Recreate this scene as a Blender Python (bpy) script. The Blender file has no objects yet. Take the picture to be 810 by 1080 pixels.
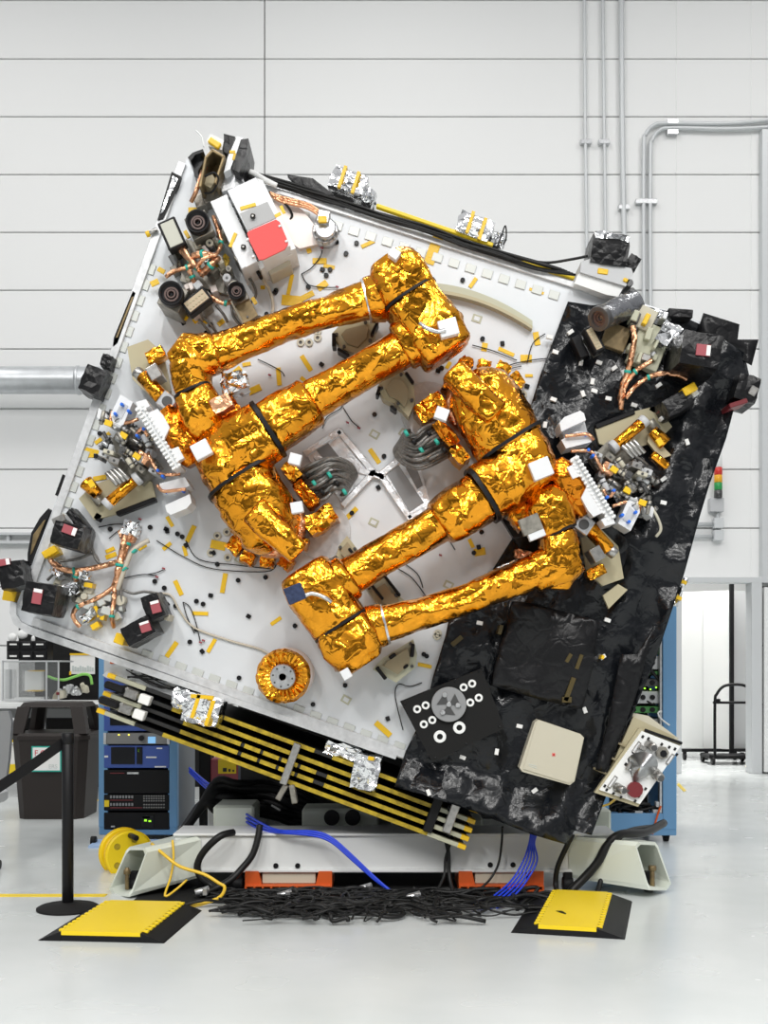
import bpy, bmesh, math, random
from mathutils import Vector, noise
from mathutils.geometry import delaunay_2d_cdt
C = bpy.context.scene.collection
SC = bpy.context.scene
rad = math.radians
F, CX, HY, CH = 1200.0, 405.0, 700.0, 1.37      # focal length in pixels, principal column, horizon row, eye height
# ---------------------------------------------------------------- camera, world, lamps, exposure
cd = bpy.data.cameras.new('camera'); cam = bpy.data.objects.new('camera', cd); C.objects.link(cam)
cam.location = (0, 0, CH); cam.rotation_euler = (rad(90), 0, 0)
cd.sensor_fit = 'HORIZONTAL'; cd.sensor_width = 36; cd.lens = F / 810 * 36; cd.shift_y = 160 / 810
cd.clip_end = 100
SC.camera = cam
SC.view_settings.view_transform = 'Standard'; SC.view_settings.look = 'None'
SC.view_settings.gamma = 1; SC.view_settings.use_curve_mapping = False
SC.view_settings.exposure = -0.42
W = bpy.data.worlds.new('world'); SC.world = W; W.use_nodes = True
nt = W.node_tree; nt.nodes.clear()
wo = nt.nodes.new('ShaderNodeOutputWorld'); bg = nt.nodes.new('ShaderNodeBackground')
tc = nt.nodes.new('ShaderNodeTexCoord'); sx = nt.nodes.new('ShaderNodeSeparateXYZ'); cr = nt.nodes.new('ShaderNodeValToRGB')
mr = nt.nodes.new('ShaderNodeMapRange'); mr.inputs[1].default_value = -1; mr.inputs[2].default_value = 1
nt.links.new(tc.outputs['Generated'], sx.inputs[0]); nt.links.new(sx.outputs['Z'], mr.inputs[0]); nt.links.new(mr.outputs[0], cr.inputs[0])
e = cr.color_ramp.elements
e[0].position = 0.0; e[0].color = (.35, .36, .37, 1)
e[1].position = 1.0; e[1].color = (1, 1, 1, 1)
for p_, c_ in ((.49, (.14, .145, .15, 1)), (.545, (.34, .345, .35, 1)), (.60, (.66, .67, .69, 1)), (.72, (.9, .91, .93, 1))):
    k_ = e.new(p_); k_.color = c_
nt.links.new(cr.outputs[0], bg.inputs[0]); bg.inputs[1].default_value = 0.80
nt.links.new(bg.outputs[0], wo.inputs[0])
def lamp(name, loc, rot, sxx, syy, power, col=(1, .985, .96)):
    l = bpy.data.lights.new(name, 'AREA'); l.shape = 'RECTANGLE'; l.size = sxx; l.size_y = syy; l.energy = power; l.color = col
    o = bpy.data.objects.new(name, l); C.objects.link(o); o.location = loc; o.rotation_euler = rot; return o
# rows of high-bay ceiling fittings
for yy, pw in ((-7.0, 1150), (-1.5, 430), (9.5, 215)):
    for xx in (-5.5, 0, 5.5):
        lamp('ceiling_lamp', (xx, yy, 10.8), (0, 0, 0), .9, 3.2, pw)
lamp('corridor_lamp', (4.6, 15.6, 4.6), (0, 0, 0), 2.0, 1.2, 420)

# ---------------------------------------------------------------- materials
M = {}
def _mat(name):
    m = bpy.data.materials.new(name); m.use_nodes = True; M[name] = m
    return m, m.node_tree, m.node_tree.nodes['Principled BSDF']
def mat(name, col, rough=.5, metal=0., bump=0., bscale=60., var=0., vscale=6., spec=.5, coat=0., trans=0., alpha=1.):
    m, t, b = _mat(name)
    b.inputs['Base Color'].default_value = (*col, 1); b.inputs['Roughness'].default_value = rough
    b.inputs['Metallic'].default_value = metal; b.inputs['Specular IOR Level'].default_value = spec
    b.inputs['Coat Weight'].default_value = coat; b.inputs['Transmission Weight'].default_value = trans
    b.inputs['Alpha'].default_value = alpha
    co = t.nodes.new('ShaderNodeTexCoord')
    if bump:
        n = t.nodes.new('ShaderNodeTexNoise'); n.inputs['Scale'].default_value = bscale; n.inputs['Detail'].default_value = 3
        bp = t.nodes.new('ShaderNodeBump'); bp.inputs['Strength'].default_value = bump; bp.inputs['Distance'].default_value = .01
        t.links.new(co.outputs['Object'], n.inputs['Vector']); t.links.new(n.outputs[0], bp.inputs['Height']); t.links.new(bp.outputs[0], b.inputs['Normal'])
    if var:
        n = t.nodes.new('ShaderNodeTexNoise'); n.inputs['Scale'].default_value = vscale; n.inputs['Detail'].default_value = 5
        r = t.nodes.new('ShaderNodeValToRGB'); r.color_ramp.elements[0].position = .3; r.color_ramp.elements[1].position = .7
        r.color_ramp.elements[0].color = (*[max(0, c * (1 - var)) for c in col], 1); r.color_ramp.elements[1].color = (*[min(1, c * (1 + var)) for c in col], 1)
        t.links.new(co.outputs['Object'], n.inputs['Vector']); t.links.new(n.outputs[0], r.inputs[0]); t.links.new(r.outputs[0], b.inputs['Base Color'])
    return m
def foil(name, col, rough, metal=1., s1=9., k1=.5, s2=26., k2=.2, spec=.5, col2=None, stretch=(1, 1, 1), nb=.35):
    """crumpled film: two sizes of flat facets (cells of random tilt) over the modelled creases"""
    m, t, b = _mat(name); N = t.nodes.new; L = t.links.new
    b.inputs['Base Color'].default_value = (*col, 1); b.inputs['Roughness'].default_value = rough; b.inputs['Metallic'].default_value = metal
    b.inputs['Specular IOR Level'].default_value = spec
    co = N('ShaderNodeTexCoord'); mp = N('ShaderNodeMapping'); mp.inputs['Scale'].default_value = stretch; L(co.outputs['Object'], mp.inputs[0])
    ns = N('ShaderNodeTexNoise'); ns.inputs['Scale'].default_value = 7; ns.inputs['Detail'].default_value = 2; L(mp.outputs[0], ns.inputs['Vector'])
    vm = N('ShaderNodeVectorMath'); vm.operation = 'MULTIPLY_ADD'; vm.inputs[1].default_value = (.12, .12, .12); L(ns.outputs['Color'], vm.inputs[0]); L(mp.outputs[0], vm.inputs[2])
    g = N('ShaderNodeNewGeometry'); cur = g.outputs['Normal']
    for s, k in ((s1, k1), (s2, k2)):
        v = N('ShaderNodeTexVoronoi'); v.inputs['Scale'].default_value = s; L(vm.outputs[0], v.inputs['Vector'])
        sb = N('ShaderNodeVectorMath'); sb.operation = 'SUBTRACT'; sb.inputs[1].default_value = (.5, .5, .5); L(v.outputs['Color'], sb.inputs[0])
        ma = N('ShaderNodeVectorMath'); ma.operation = 'MULTIPLY_ADD'; ma.inputs[1].default_value = (k, k, k); L(sb.outputs[0], ma.inputs[0]); L(cur, ma.inputs[2])
        nm = N('ShaderNodeVectorMath'); nm.operation = 'NORMALIZE'; L(ma.outputs[0], nm.inputs[0]); cur = nm.outputs[0]
    n2 = N('ShaderNodeTexNoise'); n2.inputs['Scale'].default_value = 16; n2.inputs['Detail'].default_value = 3; L(vm.outputs[0], n2.inputs['Vector'])
    vl = N('ShaderNodeTexVoronoi'); vl.feature = 'DISTANCE_TO_EDGE'; vl.inputs['Scale'].default_value = s1 * 1.7; L(vm.outputs[0], vl.inputs['Vector'])
    mv = N('ShaderNodeMath'); mv.operation = 'MINIMUM'; mv.inputs[1].default_value = .10; L(vl.outputs['Distance'], mv.inputs[0])
    bl_ = N('ShaderNodeBump'); bl_.inputs['Strength'].default_value = .22; bl_.inputs['Distance'].default_value = .05; L(mv.outputs[0], bl_.inputs['Height']); L(cur, bl_.inputs['Normal']); cur = bl_.outputs[0]
    bp = N('ShaderNodeBump'); bp.inputs['Strength'].default_value = nb; bp.inputs['Distance'].default_value = .012; L(n2.outputs[0], bp.inputs['Height']); L(cur, bp.inputs['Normal'])
    L(bp.outputs[0], b.inputs['Normal'])
    if col2:
        n3 = N('ShaderNodeTexNoise'); n3.inputs['Scale'].default_value = 3.5; L(mp.outputs[0], n3.inputs['Vector'])
        mx = N('ShaderNodeMix'); mx.data_type = 'RGBA'; mx.inputs[6].default_value = (*col, 1); mx.inputs[7].default_value = (*col2, 1); L(n3.outputs[0], mx.inputs[0]); L(mx.outputs[2], b.inputs['Base Color'])
    return m
foil('gold', (.72, .27, .016), .17, s1=8, k1=.42, s2=26, k2=.16, nb=.3, col2=(.84, .37, .03))
foil('amber', (.60, .20, .015), .2, k1=.6, k2=.3)
foil('silver', (.86, .87, .88), .16, s1=10, k1=.5, s2=28, k2=.22)
foil('silver_frame', (.8, .81, .83), .42, metal=.6, s1=20, k1=.25, k2=.15)
foil('black_film', (.006, .007, .009), .24, metal=0, s1=4.5, k1=.32, s2=12, k2=.12, spec=.36, nb=.45)
foil('black_wrap', (.006, .006, .007), .32, metal=0, s1=5, k1=.16, s2=14, k2=.08, spec=.3)
foil('grey_film', (.22, .225, .24), .25, metal=.8, s1=10, k1=.35, s2=28, k2=.15)
foil('copper', (.80, .42, .24), .28, s1=40, k1=.7, s2=90, k2=.4)
mat('deck', (.66, .685, .71), .42, .08, bump=.04, bscale=25, var=.06, vscale=2.2)
mat('deck_tab', (.58, .60, .57), .35, .2)
mat('rim', (.62, .63, .64), .35, .3, var=.12, vscale=30)
mat('tape', (.80, .50, .012), .35, bump=.2, bscale=90)
mat('white_paint', (.80, .81, .80), .45)
mat('white_plate', (.76, .77, .78), .35, .1)
mat('alu', (.62, .63, .64), .3, .85, var=.15, vscale=40)
mat('steel', (.42, .41, .39), .3, .9, var=.2, vscale=40)
mat('dull_metal', (.27, .255, .22), .4, .6, var=.3, vscale=30)
mat('gunmetal', (.10, .10, .10), .35, .6)
mat('brown_metal', (.20, .145, .07), .4, .5, var=.25, vscale=25)
mat('tan', (.43, .385, .25), .5, .1)
mat('tan_dark', (.30, .255, .16), .5, .2)
mat('cream', (.52, .49, .39), .5)
mat('black', (.007, .007, .008), .45, spec=.25)
mat('black_gloss', (.01, .01, .011), .2)
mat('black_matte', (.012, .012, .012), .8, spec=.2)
mat('rubber', (.007, .007, .008), .55, spec=.25)
mat('lens_brown', (.10, .055, .045), .35)
mat('lens_glass', (.01, .01, .012), .05, spec=.9)
mat('red_cover', (.74, .09, .085), .65, bump=.15, bscale=200)
mat('red_label', (.34, .07, .085), .5)
mat('grey_label', (.40, .40, .40), .5)
mat('pink_plate', (.74, .66, .62), .4, .2)
mat('led_tan', (.45, .36, .24), .4, .1)
mat('led_grey', (.42, .42, .36), .4, .2)
mat('cable_grey', (.17, .165, .155), .4, .35, var=.35, vscale=60)
mat('cable_tan', (.52, .47, .38), .5)
mat('wire_dark', (.010, .010, .010), .45, spec=.3)
mat('blue_cable', (.012, .05, .62), .4)
mat('blue_tie', (.02, .16, .75), .4)
mat('yellow_plastic', (.86, .62, .01), .4)
mat('yellow_cable', (.80, .52, .04), .4)
mat('panel_yellow', (.40, .285, .012), .5, var=.35, vscale=25)
mat('panel_black', (.01, .01, .01), .5)
mat('orange_paint', (.62, .10, .015), .45)
mat('beige_green', (.46, .46, .34), .4)
mat('blue_paint', (.13, .30, .52), .4)
mat('blue_pale', (.40, .55, .80), .4)
mat('blue_grey', (.10, .125, .155), .5)
mat('blue_unit', (.04, .09, .36), .4)
mat('screen_dark', (.006, .007, .010), .2, spec=.25)
mat('unit_grey', (.24, .24, .235), .4, .4)
mat('unit_black', (.007, .007, .008), .5, spec=.2)
mat('light_grey', (.50, .51, .52), .5)
mat('mid_grey', (.25, .255, .26), .5)
mat('dolly_white', (.72, .73, .72), .4)
mat('dolly_green', (.66, .70, .62), .4)
mat('bin_brown', (.024, .019, .017), .5, spec=.3)
mat('paper', (.82, .82, .80), .7)
mat('teal', (.02, .38, .30), .5)
mat('ink_red', (.55, .05, .07), .6)
mat('ink_grey', (.55, .60, .58), .6)
mat('ink_black', (.02, .02, .02), .6)
mat('pcb_green', (.06, .24, .06), .4)
mat('solar_blue', (.045, .06, .12), .25, .3, var=.3, vscale=50)
mat('amber_tape', (.07, .05, .012), .35)
mat('dark_red', (.16, .015, .02), .4)
mat('galv', (.58, .60, .62), .38, .7, var=.08, vscale=8)
mat('conduit', (.62, .64, .65), .45, .25)
mat('wall_white', (.86, .865, .86), .6)
mat('wall_gap', (.36, .36, .35), .8)
mat('green_cable', (.25, .62, .12), .5)
mat('tread', (.55, .53, .40), .35, .5, var=.3, vscale=40)
mat('clear_plastic', (.85, .88, .88), .08, trans=.85, alpha=.45)
mat('signal_red', (.65, .04, .03), .3); mat('signal_amber', (.85, .42, .02), .3); mat('signal_green', (.03, .32, .08), .3)
def glow(name, col, s):
    m, t, b = _mat(name); b.inputs['Base Color'].default_value = (*col, 1); b.inputs['Emission Color'].default_value = (*col, 1); b.inputs['Emission Strength'].default_value = s
glow('lit_green', (.4, 1, .05), 2.0); glow('lit_yellow', (1, .85, .1), 2.0); glow('lit_blue', (.25, .55, .9), .6)
def floor_mat():
    m, t, b = _mat('floor_epoxy'); N = t.nodes.new; L = t.links.new
    co = N('ShaderNodeTexCoord'); n = N('ShaderNodeTexNoise'); n.inputs['Scale'].default_value = 1.3; n.inputs['Detail'].default_value = 6
    r = N('ShaderNodeValToRGB'); r.color_ramp.elements[0].position = .3; r.color_ramp.elements[1].position = .7
    r.color_ramp.elements[0].color = (.55, .58, .575, 1); r.color_ramp.elements[1].color = (.64, .665, .66, 1)
    L(co.outputs['Object'], n.inputs['Vector']); L(n.outputs[0], r.inputs[0]); L(r.outputs[0], b.inputs['Base Color'])
    n2 = N('ShaderNodeTexNoise'); n2.inputs['Scale'].default_value = 2.5; mr = N('ShaderNodeMapRange'); mr.inputs[3].default_value = .16; mr.inputs[4].default_value = .34
    L(co.outputs['Object'], n2.inputs['Vector']); L(n2.outputs[0], mr.inputs[0]); L(mr.outputs[0], b.inputs['Roughness'])
floor_mat()

# ---------------------------------------------------------------- geometry helpers
D = 6.6                                              # distance of the spacecraft deck face
def P(px, py, Y): return Vector(((px - CX) / F * Y, Y, CH + (HY - py) / F * Y))
T = [lambda x, y: (x, y)]
def Q(px, py, h=0.):                                 # a point h metres in front of the deck face
    x, y = T[0](px, py); return P(x, y, D - h)
def R(px, h=0.): return px * (D - h) / F
YV = Vector((0, 1, 0))
class MB:
    def __init__(s, m=None): s.v = []; s.f = []; s.fm = []; s.fs = []; s.mats = []; s.cur = 0; (m and s.use(m))
    def use(s, m):
        if m not in s.mats: s.mats.append(m)
        s.cur = s.mats.index(m); return s
    def add(s, vs, fs, smooth=False):
        b = len(s.v); s.v += [Vector(v) for v in vs]
        for f in fs: s.f.append(tuple(b + i for i in f)); s.fm.append(s.cur); s.fs.append(smooth)
        return s
    def box(s, c, sz, ax=None, bev=.004):
        c = Vector(c); X, Y, Z = ax or (Vector((1, 0, 0)), Vector((0, 1, 0)), Vector((0, 0, 1)))
        h = [d / 2 for d in sz]; b = min(bev, min(h) * .45)
        vs = []; ix = {}
        for i, a in enumerate((-1, 1)):
            for j, d in enumerate((-1, 1)):
                for k, g in enumerate((-1, 1)):
                    for q in range(3):
                        o = [a * (h[0] - (b if q != 0 else 0)), d * (h[1] - (b if q != 1 else 0)), g * (h[2] - (b if q != 2 else 0))]
                        ix[(i, j, k, q)] = len(vs); vs.append(c + X * o[0] + Y * o[1] + Z * o[2])
        fs = []
        for q in range(3):
            o = [0, 1, 2]; o.remove(q)
            for a in (0, 1):
                f = []
                for d, g in ((0, 0), (1, 0), (1, 1), (0, 1)):
                    k = [0, 0, 0]; k[q] = a; k[o[0]] = d; k[o[1]] = g; f.append(ix[(*k, q)])
                fs.append(f)
            for d in (0, 1):
                for g in (0, 1):
                    f = []
                    for a, w in ((0, o[0]), (1, o[0]), (1, o[1]), (0, o[1])):
                        k = [0, 0, 0]; k[q] = a; k[o[0]] = d; k[o[1]] = g; f.append(ix[(*k, w)])
                    fs.append(f)
        for i in (0, 1):
            for j in (0, 1):
                for k in (0, 1): fs.append([ix[(i, j, k, q)] for q in range(3)])
        return s.add(vs, fs)
    def prism(s, pts, off):
        n = len(pts); off = Vector(off); vs = [Vector(p) for p in pts] + [Vector(p) + off for p in pts]
        return s.add(vs, [tuple(range(n)), tuple(range(n, 2 * n))[::-1]] + [(i, (i + 1) % n, n + (i + 1) % n, n + i) for i in range(n)])
    def lathe(s, prof, p0, axis, seg=28, smooth=True, ph=0.):
        p0 = Vector(p0); a = Vector(axis).normalized(); u = a.orthogonal().normalized(); w = a.cross(u)
        if abs(a.y) > .9: u = Vector((1, 0, 0)); w = a.cross(u).normalized()
        vs = []; fs = []
        for r, t in prof:
            for i in range(seg):
                g = 2 * math.pi * i / seg + ph; vs.append(p0 + a * t + (u * math.cos(g) + w * math.sin(g)) * r)
        for j in range(len(prof) - 1):
            for i in range(seg):
                k = (i + 1) % seg; fs.append((j * seg + i, j * seg + k, (j + 1) * seg + k, (j + 1) * seg + i))
        fs2 = []
        if prof[0][0] > 1e-5: fs2.append(tuple(range(seg)))
        if prof[-1][0] > 1e-5: fs2.append(tuple((len(prof) - 1) * seg + i for i in range(seg)))
        s.add(vs, fs, smooth)
        b = len(s.v) - len(vs)
        for f in fs2: s.f.append(tuple(b + i for i in f)); s.fm.append(s.cur); s.fs.append(False)
        return s
    def cyl(s, p0, p1, r0, r1=None, seg=20, bev=.0, smooth=True):
        p0, p1 = Vector(p0), Vector(p1); L = (p1 - p0).length; r1 = r0 if r1 is None else r1
        b = bev or min(r0, max(r1, .001), L) * .12
        return s.lathe([(max(r0 - b, 1e-4), 0), (r0, b), (r1, L - b), (max(r1 - b, 1e-4), L)], p0, p1 - p0, seg, smooth)
    def ring(s, c, axis, ro, ri, L, seg=28):
        b = (ro - ri) * .12
        p = [(ri, 0), (ro - b, 0), (ro, b), (ro, L - b), (ro - b, L), (ri, L), (ri, 0)]
        c = Vector(c); n0 = len(s.f)
        a = Vector(axis).normalized(); u = a.orthogonal().normalized(); w = a.cross(u); vs = []; fs = []
        for r, t in p[:-1]:
            for i in range(seg):
                g = 2 * math.pi * i / seg; vs.append(c + a * t + (u * math.cos(g) + w * math.sin(g)) * r)
        m = len(p) - 1
        for j in range(m):
            for i in range(seg):
                k = (i + 1) % seg; q = (j + 1) % m; fs.append((j * seg + i, j * seg + k, q * seg + k, q * seg + i))
        return s.add(vs, fs, False)
    def tube(s, pts, r, seg=8, sub=5, closed=False, rfun=None):
        pts = [Vector(p) for p in pts]; path = []
        n = len(pts)
        if n > 2:
            for i in range(n - 1):
                a, b, c, d = pts[max(i - 1, 0)], pts[i], pts[i + 1], pts[min(i + 2, n - 1)]
                for k in range(sub):
                    t = k / sub
                    path.append(.5 * ((2 * b) + (c - a) * t + (2 * a - 5 * b + 4 * c - d) * t * t + (3 * b - 3 * c + d - a) * t ** 3))
            path.append(pts[-1])
        else: path = pts
        vs = []; fs = []; u = None; m = len(path)
        for i, p in enumerate(path):
            d = (path[min(i + 1, m - 1)] - path[max(i - 1, 0)])
            d = d.normalized() if d.length > 1e-9 else Vector((0, 0, 1))
            u = d.orthogonal().normalized() if u is None else (u - d * u.dot(d)).normalized()
            w = d.cross(u); rr = rfun(i / (m - 1)) if rfun else r
            for k in range(seg):
                g = 2 * math.pi * k / seg; vs.append(p + (u * math.cos(g) + w * math.sin(g)) * rr)
        for i in range(m - 1):
            for k in range(seg):
                q = (k + 1) % seg; fs.append((i * seg + k, i * seg + q, (i + 1) * seg + q, (i + 1) * seg + k))
        fs += [tuple(range(seg))[::-1], tuple((m - 1) * seg + k for k in range(seg))]
        return s.add(vs, fs, True)
    def ball(s, c, r, seg=14, sc=(1, 1, 1)):
        vs = []; fs = []; n = seg // 2; c = Vector(c)
        for j in range(n + 1):
            th = math.pi * j / n
            for i in range(seg):
                g = 2 * math.pi * i / seg; vs.append(c + Vector((math.sin(th) * math.cos(g) * sc[0], math.sin(th) * math.sin(g) * sc[1], math.cos(th) * sc[2])) * r)
        for j in range(n):
            for i in range(seg): k = (i + 1) % seg; fs.append((j * seg + i, j * seg + k, (j + 1) * seg + k, (j + 1) * seg + i))
        return s.add(vs, fs, True)
    # ---- on the deck, in the pixel frame of the deck face
    def dbox(s, px, py, w, h, ang, h0, h1, bev=.004):
        a = rad(ang); u = Vector((math.cos(a), 0, -math.sin(a))); v = Vector((-math.sin(a), 0, -math.cos(a)))
        c = Q(px, py, h1) + YV * ((h1 - h0) / 2)
        return s.box(c, (R(w, h1), R(h, h1), h1 - h0), (u, v, YV), bev)
    def dpoly(s, pts, h0, h1): return s.prism([Q(x, y, h1) for x, y in pts], (0, h1 - h0, 0))
    def dcyl(s, px, py, r, h0, h1, r1=None, seg=24):
        c = Q(px, py, h1); rr = R(r, h1); return s.cyl(c + YV * (h1 - h0), c, rr if r1 is None else R(r1, h1), rr, seg)
    def dtube(s, pts, r, seg=8, sub=5): return s.tube([Q(*p) for p in pts], R(r), seg, sub)
    # ---- crumpled film round a path: (px, py, h, r_px [, flat]) stations
    def film(s, st, ns=26, amp=.010, sq=3.4, seed=0., step=.016, cap=True, flat=1.):
        p = [Q(a[0], a[1], a[2]) for a in st]; r = [R(a[3], a[2]) for a in st]
        rows = []; ns = int(ns * 1.6)
        for i in range(len(p) - 1):
            n = max(1, int((p[i + 1] - p[i]).length / step))
            for k in range(n): t = k / n; rows.append((p[i].lerp(p[i + 1], t), r[i] * (1 - t) + r[i + 1] * t, p[i + 1] - p[i]))
        rows.append((p[-1], r[-1], p[-1] - p[-2]))
        if cap:
            d0 = rows[0][2].normalized(); d1 = rows[-1][2].normalized(); r0, r1 = rows[0][1], rows[-1][1]
            rows = [(rows[0][0] - d0 * r0 * .16, r0 * k, d0) for k in (.02, .35, .7)] + [(rows[0][0] - d0 * r0 * .1, r0 * .93, d0)] + rows + \
                   [(rows[-1][0] + d1 * r1 * .1, r1 * .93, d1)] + [(rows[-1][0] + d1 * r1 * .16, r1 * k, d1) for k in (.7, .35, .02)]
        # smooth the directions
        vs = []; fs = []; m = len(rows); rnd = random.Random(int(seed * 100) + 7)
        for i, (c, rr, d) in enumerate(rows):
            d = (rows[max(i - 2, 0)][2].normalized() + d.normalized() + rows[min(i + 2, m - 1)][2].normalized()).normalized()
            w = Vector((0, -1, 0)); w = (w - d * w.dot(d)).normalized(); u = d.cross(w)
            for k in range(ns):
                g = 2 * math.pi * (k + (.5 if i % 2 else 0)) / ns; cc, ss = math.cos(g), math.sin(g)
                q = 1 / (abs(cc) ** sq + abs(ss) ** sq) ** (1 / sq)
                o = u * cc * q + w * ss * q * flat
                pt = c + o * rr
                sd = Vector((seed, seed * 1.7, 0))
                ax_ = d * (pt.dot(d)); q3 = (pt - ax_ * .45); n = .8 * noise.noise(pt * 6 + sd) + 1.0 * (.6 - 2 * abs(noise.noise(q3 * 11 + sd))) + .6 * (.5 - 2 * abs(noise.noise(q3 * 23 - sd))) + .12 * rnd.uniform(-1, 1)
                vs.append(pt + o.normalized() * n * amp * .75 * min(1, rr / .05))
        for i in range(m - 1):
            for k in range(ns):
                q = (k + 1) % ns; a, b, c_, d_ = i * ns + k, i * ns + q, (i + 1) * ns + q, (i + 1) * ns + k
                fs += ([(a, b, d_), (b, c_, d_)] if i % 2 == 0 else [(a, b, c_), (a, c_, d_)])
        fs += [tuple(range(ns)), tuple((m - 1) * ns + k for k in range(ns))]
        return s.add(vs, fs, True)
    def filmbox(s, px, py, w, h, ang, h0, h1, amp=.006, n=None, seed=0., taper=1.):
        """a wrapped box: crumpled faces, soft corners"""
        a = rad(ang); u = Vector((math.cos(a), 0, -math.sin(a))); v = Vector((-math.sin(a), 0, -math.cos(a)))
        c = Q(px, py, h1) + YV * ((h1 - h0) / 2)
        return s.fbox(c, (R(w, h1), R(h, h1), h1 - h0), (u, v, -YV), amp, n, seed, taper)
    def fbox(s, c, sz, ax, amp=.006, n=None, seed=0., taper=1.):
        n = n or max(3, min(9, int(max(sz) / .03)))
        ids = {}; vs = []; fs = []; rnd = random.Random(int(seed * 100) + 3)
        def vert(i, j, k):
            if (i, j, k) not in ids:
                q = Vector((2 * i / n - 1, 2 * j / n - 1, 2 * k / n - 1))
                l = q.length; q2 = q * (1 - .10 * max(0, l - 1.2))
                tp = taper + (1 - taper) * (1 - (q2.z + 1) / 2)
                pt = c + ax[0] * q2.x * sz[0] / 2 * tp + ax[1] * q2.y * sz[1] / 2 * tp + ax[2] * q2.z * sz[2] / 2
                dv = Vector((rnd.uniform(-1, 1), rnd.uniform(-1, 1), rnd.uniform(-1, 1))) + Vector(noise.noise_vector(pt * 11 + Vector((seed, 0, seed))))
                ids[(i, j, k)] = len(vs); vs.append(pt + dv * amp)
            return ids[(i, j, k)]
        for a in range(n):
            for b in range(n):
                for z in (0, n):
                    for qd in ([(a, b, z), (a + 1, b, z), (a + 1, b + 1, z), (a, b + 1, z)], [(a, z, b), (a + 1, z, b), (a + 1, z, b + 1), (a, z, b + 1)], [(z, a, b), (z, a + 1, b), (z, a + 1, b + 1), (z, a, b + 1)]):
                        i4 = [vert(*t) for t in qd]
                        fs += [(i4[0], i4[1], i4[2]), (i4[0], i4[2], i4[3])] if (a + b) % 2 else [(i4[0], i4[1], i4[3]), (i4[1], i4[2], i4[3])]
        return s.add(vs, fs, False)
    def sheet(s, pts, hfun, step=.055, thick=.012, seed=1, amp=.010):
        """a crumpled blanket over a pixel outline; hfun(px, py) = height over the deck"""
        rnd = random.Random(seed); n = len(pts); bd = []
        for i in range(n):
            a, b = pts[i], pts[(i + 1) % n]; L = math.dist(a, b); k = max(1, int(L / (step * 1.0 * F / D)))
            for t in range(k): bd.append((a[0] + (b[0] - a[0]) * t / k, a[1] + (b[1] - a[1]) * t / k))
        nb = len(bd)
        def inside(x, y):
            r = False
            for i in range(n):
                (x1, y1), (x2, y2) = pts[i], pts[(i + 1) % n]
                if (y1 > y) != (y2 > y) and x < (x2 - x1) * (y - y1) / (y2 - y1) + x1: r = not r
            return r
        st = step * F / D; xs = [p[0] for p in pts]; ys = [p[1] for p in pts]; inn = []
        y = min(ys)
        while y < max(ys):
            x = min(xs)
            while x < max(xs):
                q = (x + rnd.uniform(-.45, .45) * st, y + rnd.uniform(-.45, .45) * st)
                if inside(*q) and min((q[0] - b[0]) ** 2 + (q[1] - b[1]) ** 2 for b in bd) > (st * .4) ** 2: inn.append(q)
                x += st
            y += st
        r = delaunay_2d_cdt([Vector(p) for p in bd + inn], [(i, (i + 1) % nb) for i in range(nb)], [], 1, 1e-4)
        V2, F2 = r[0], r[2]; top = []; bot = []
        for v in V2:
            h = hfun(v.x, v.y) + amp * (1.3 * noise.noise(Vector((v.x * .03, v.y * .03, seed))) + rnd.uniform(-.2, .2) + 1.4 * (.7 - 2.2 * abs(noise.noise(Vector((v.x * .040 + v.y * .014, v.y * .018 - v.x * .012, seed + 5))))))
            q = Q(v.x, v.y, max(h, .004)); top.append(q); bot.append(q + YV * thick)
        m = len(V2); ec = {}
        for f in F2:
            for i in range(3): k = (f[i], f[(i + 1) % 3]); ec[k] = 1
        side = [(a, b, m + b, m + a) for a, b in ec if (b, a) not in ec]
        return s.add(top + bot, [tuple(f) for f in F2] + [tuple(m + i for i in f)[::-1] for f in F2] + side, True)
def link(name, mb, parent=None, kind=None, label=None):
    me = bpy.data.meshes.new(name); base = parent_loc(parent)
    me.from_pydata([tuple(v - base) for v in mb.v], [], mb.f)
    for m in mb.mats: me.materials.append(M[m])
    me.polygons.foreach_set('material_index', mb.fm); me.polygons.foreach_set('use_smooth', mb.fs)
    b = bmesh.new(); b.from_mesh(me); bmesh.ops.recalc_face_normals(b, faces=b.faces); b.to_mesh(me); b.free(); me.update()
    o = bpy.data.objects.new(name, me); C.objects.link(o)
    if parent: o.parent = parent
    if kind: o['kind'] = kind
    if label: o['label'] = label
    return o
LOC = {}
def parent_loc(p):
    v = Vector((0, 0, 0))
    while p is not None: v = v + LOC.get(p.name, Vector((0, 0, 0))); p = p.parent
    return v
def thing(name, label, cat, loc, group=None):
    o = bpy.data.objects.new(name, None); C.objects.link(o); o.location = Vector(loc); LOC[o.name] = Vector(loc); o.empty_display_size = .05
    o['label'] = label; o['category'] = cat
    if group: o['group'] = group
    return o
def part(name, mb, parent, label=None, kind=None): return link(name, mb, parent, kind, label)
def solo(name, label, cat, mb, group=None, kind=None):
    o = link(name, mb); o['label'] = label; o['category'] = cat
    c = sum(mb.v, Vector()) / len(mb.v); zmin = min(v.z for v in mb.v); c.z = zmin
    o.data.transform(__import__('mathutils').Matrix.Translation(-c)); o.location = c; LOC[o.name] = c
    if group: o['group'] = group
    if kind: o['kind'] = kind
    return o
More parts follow.
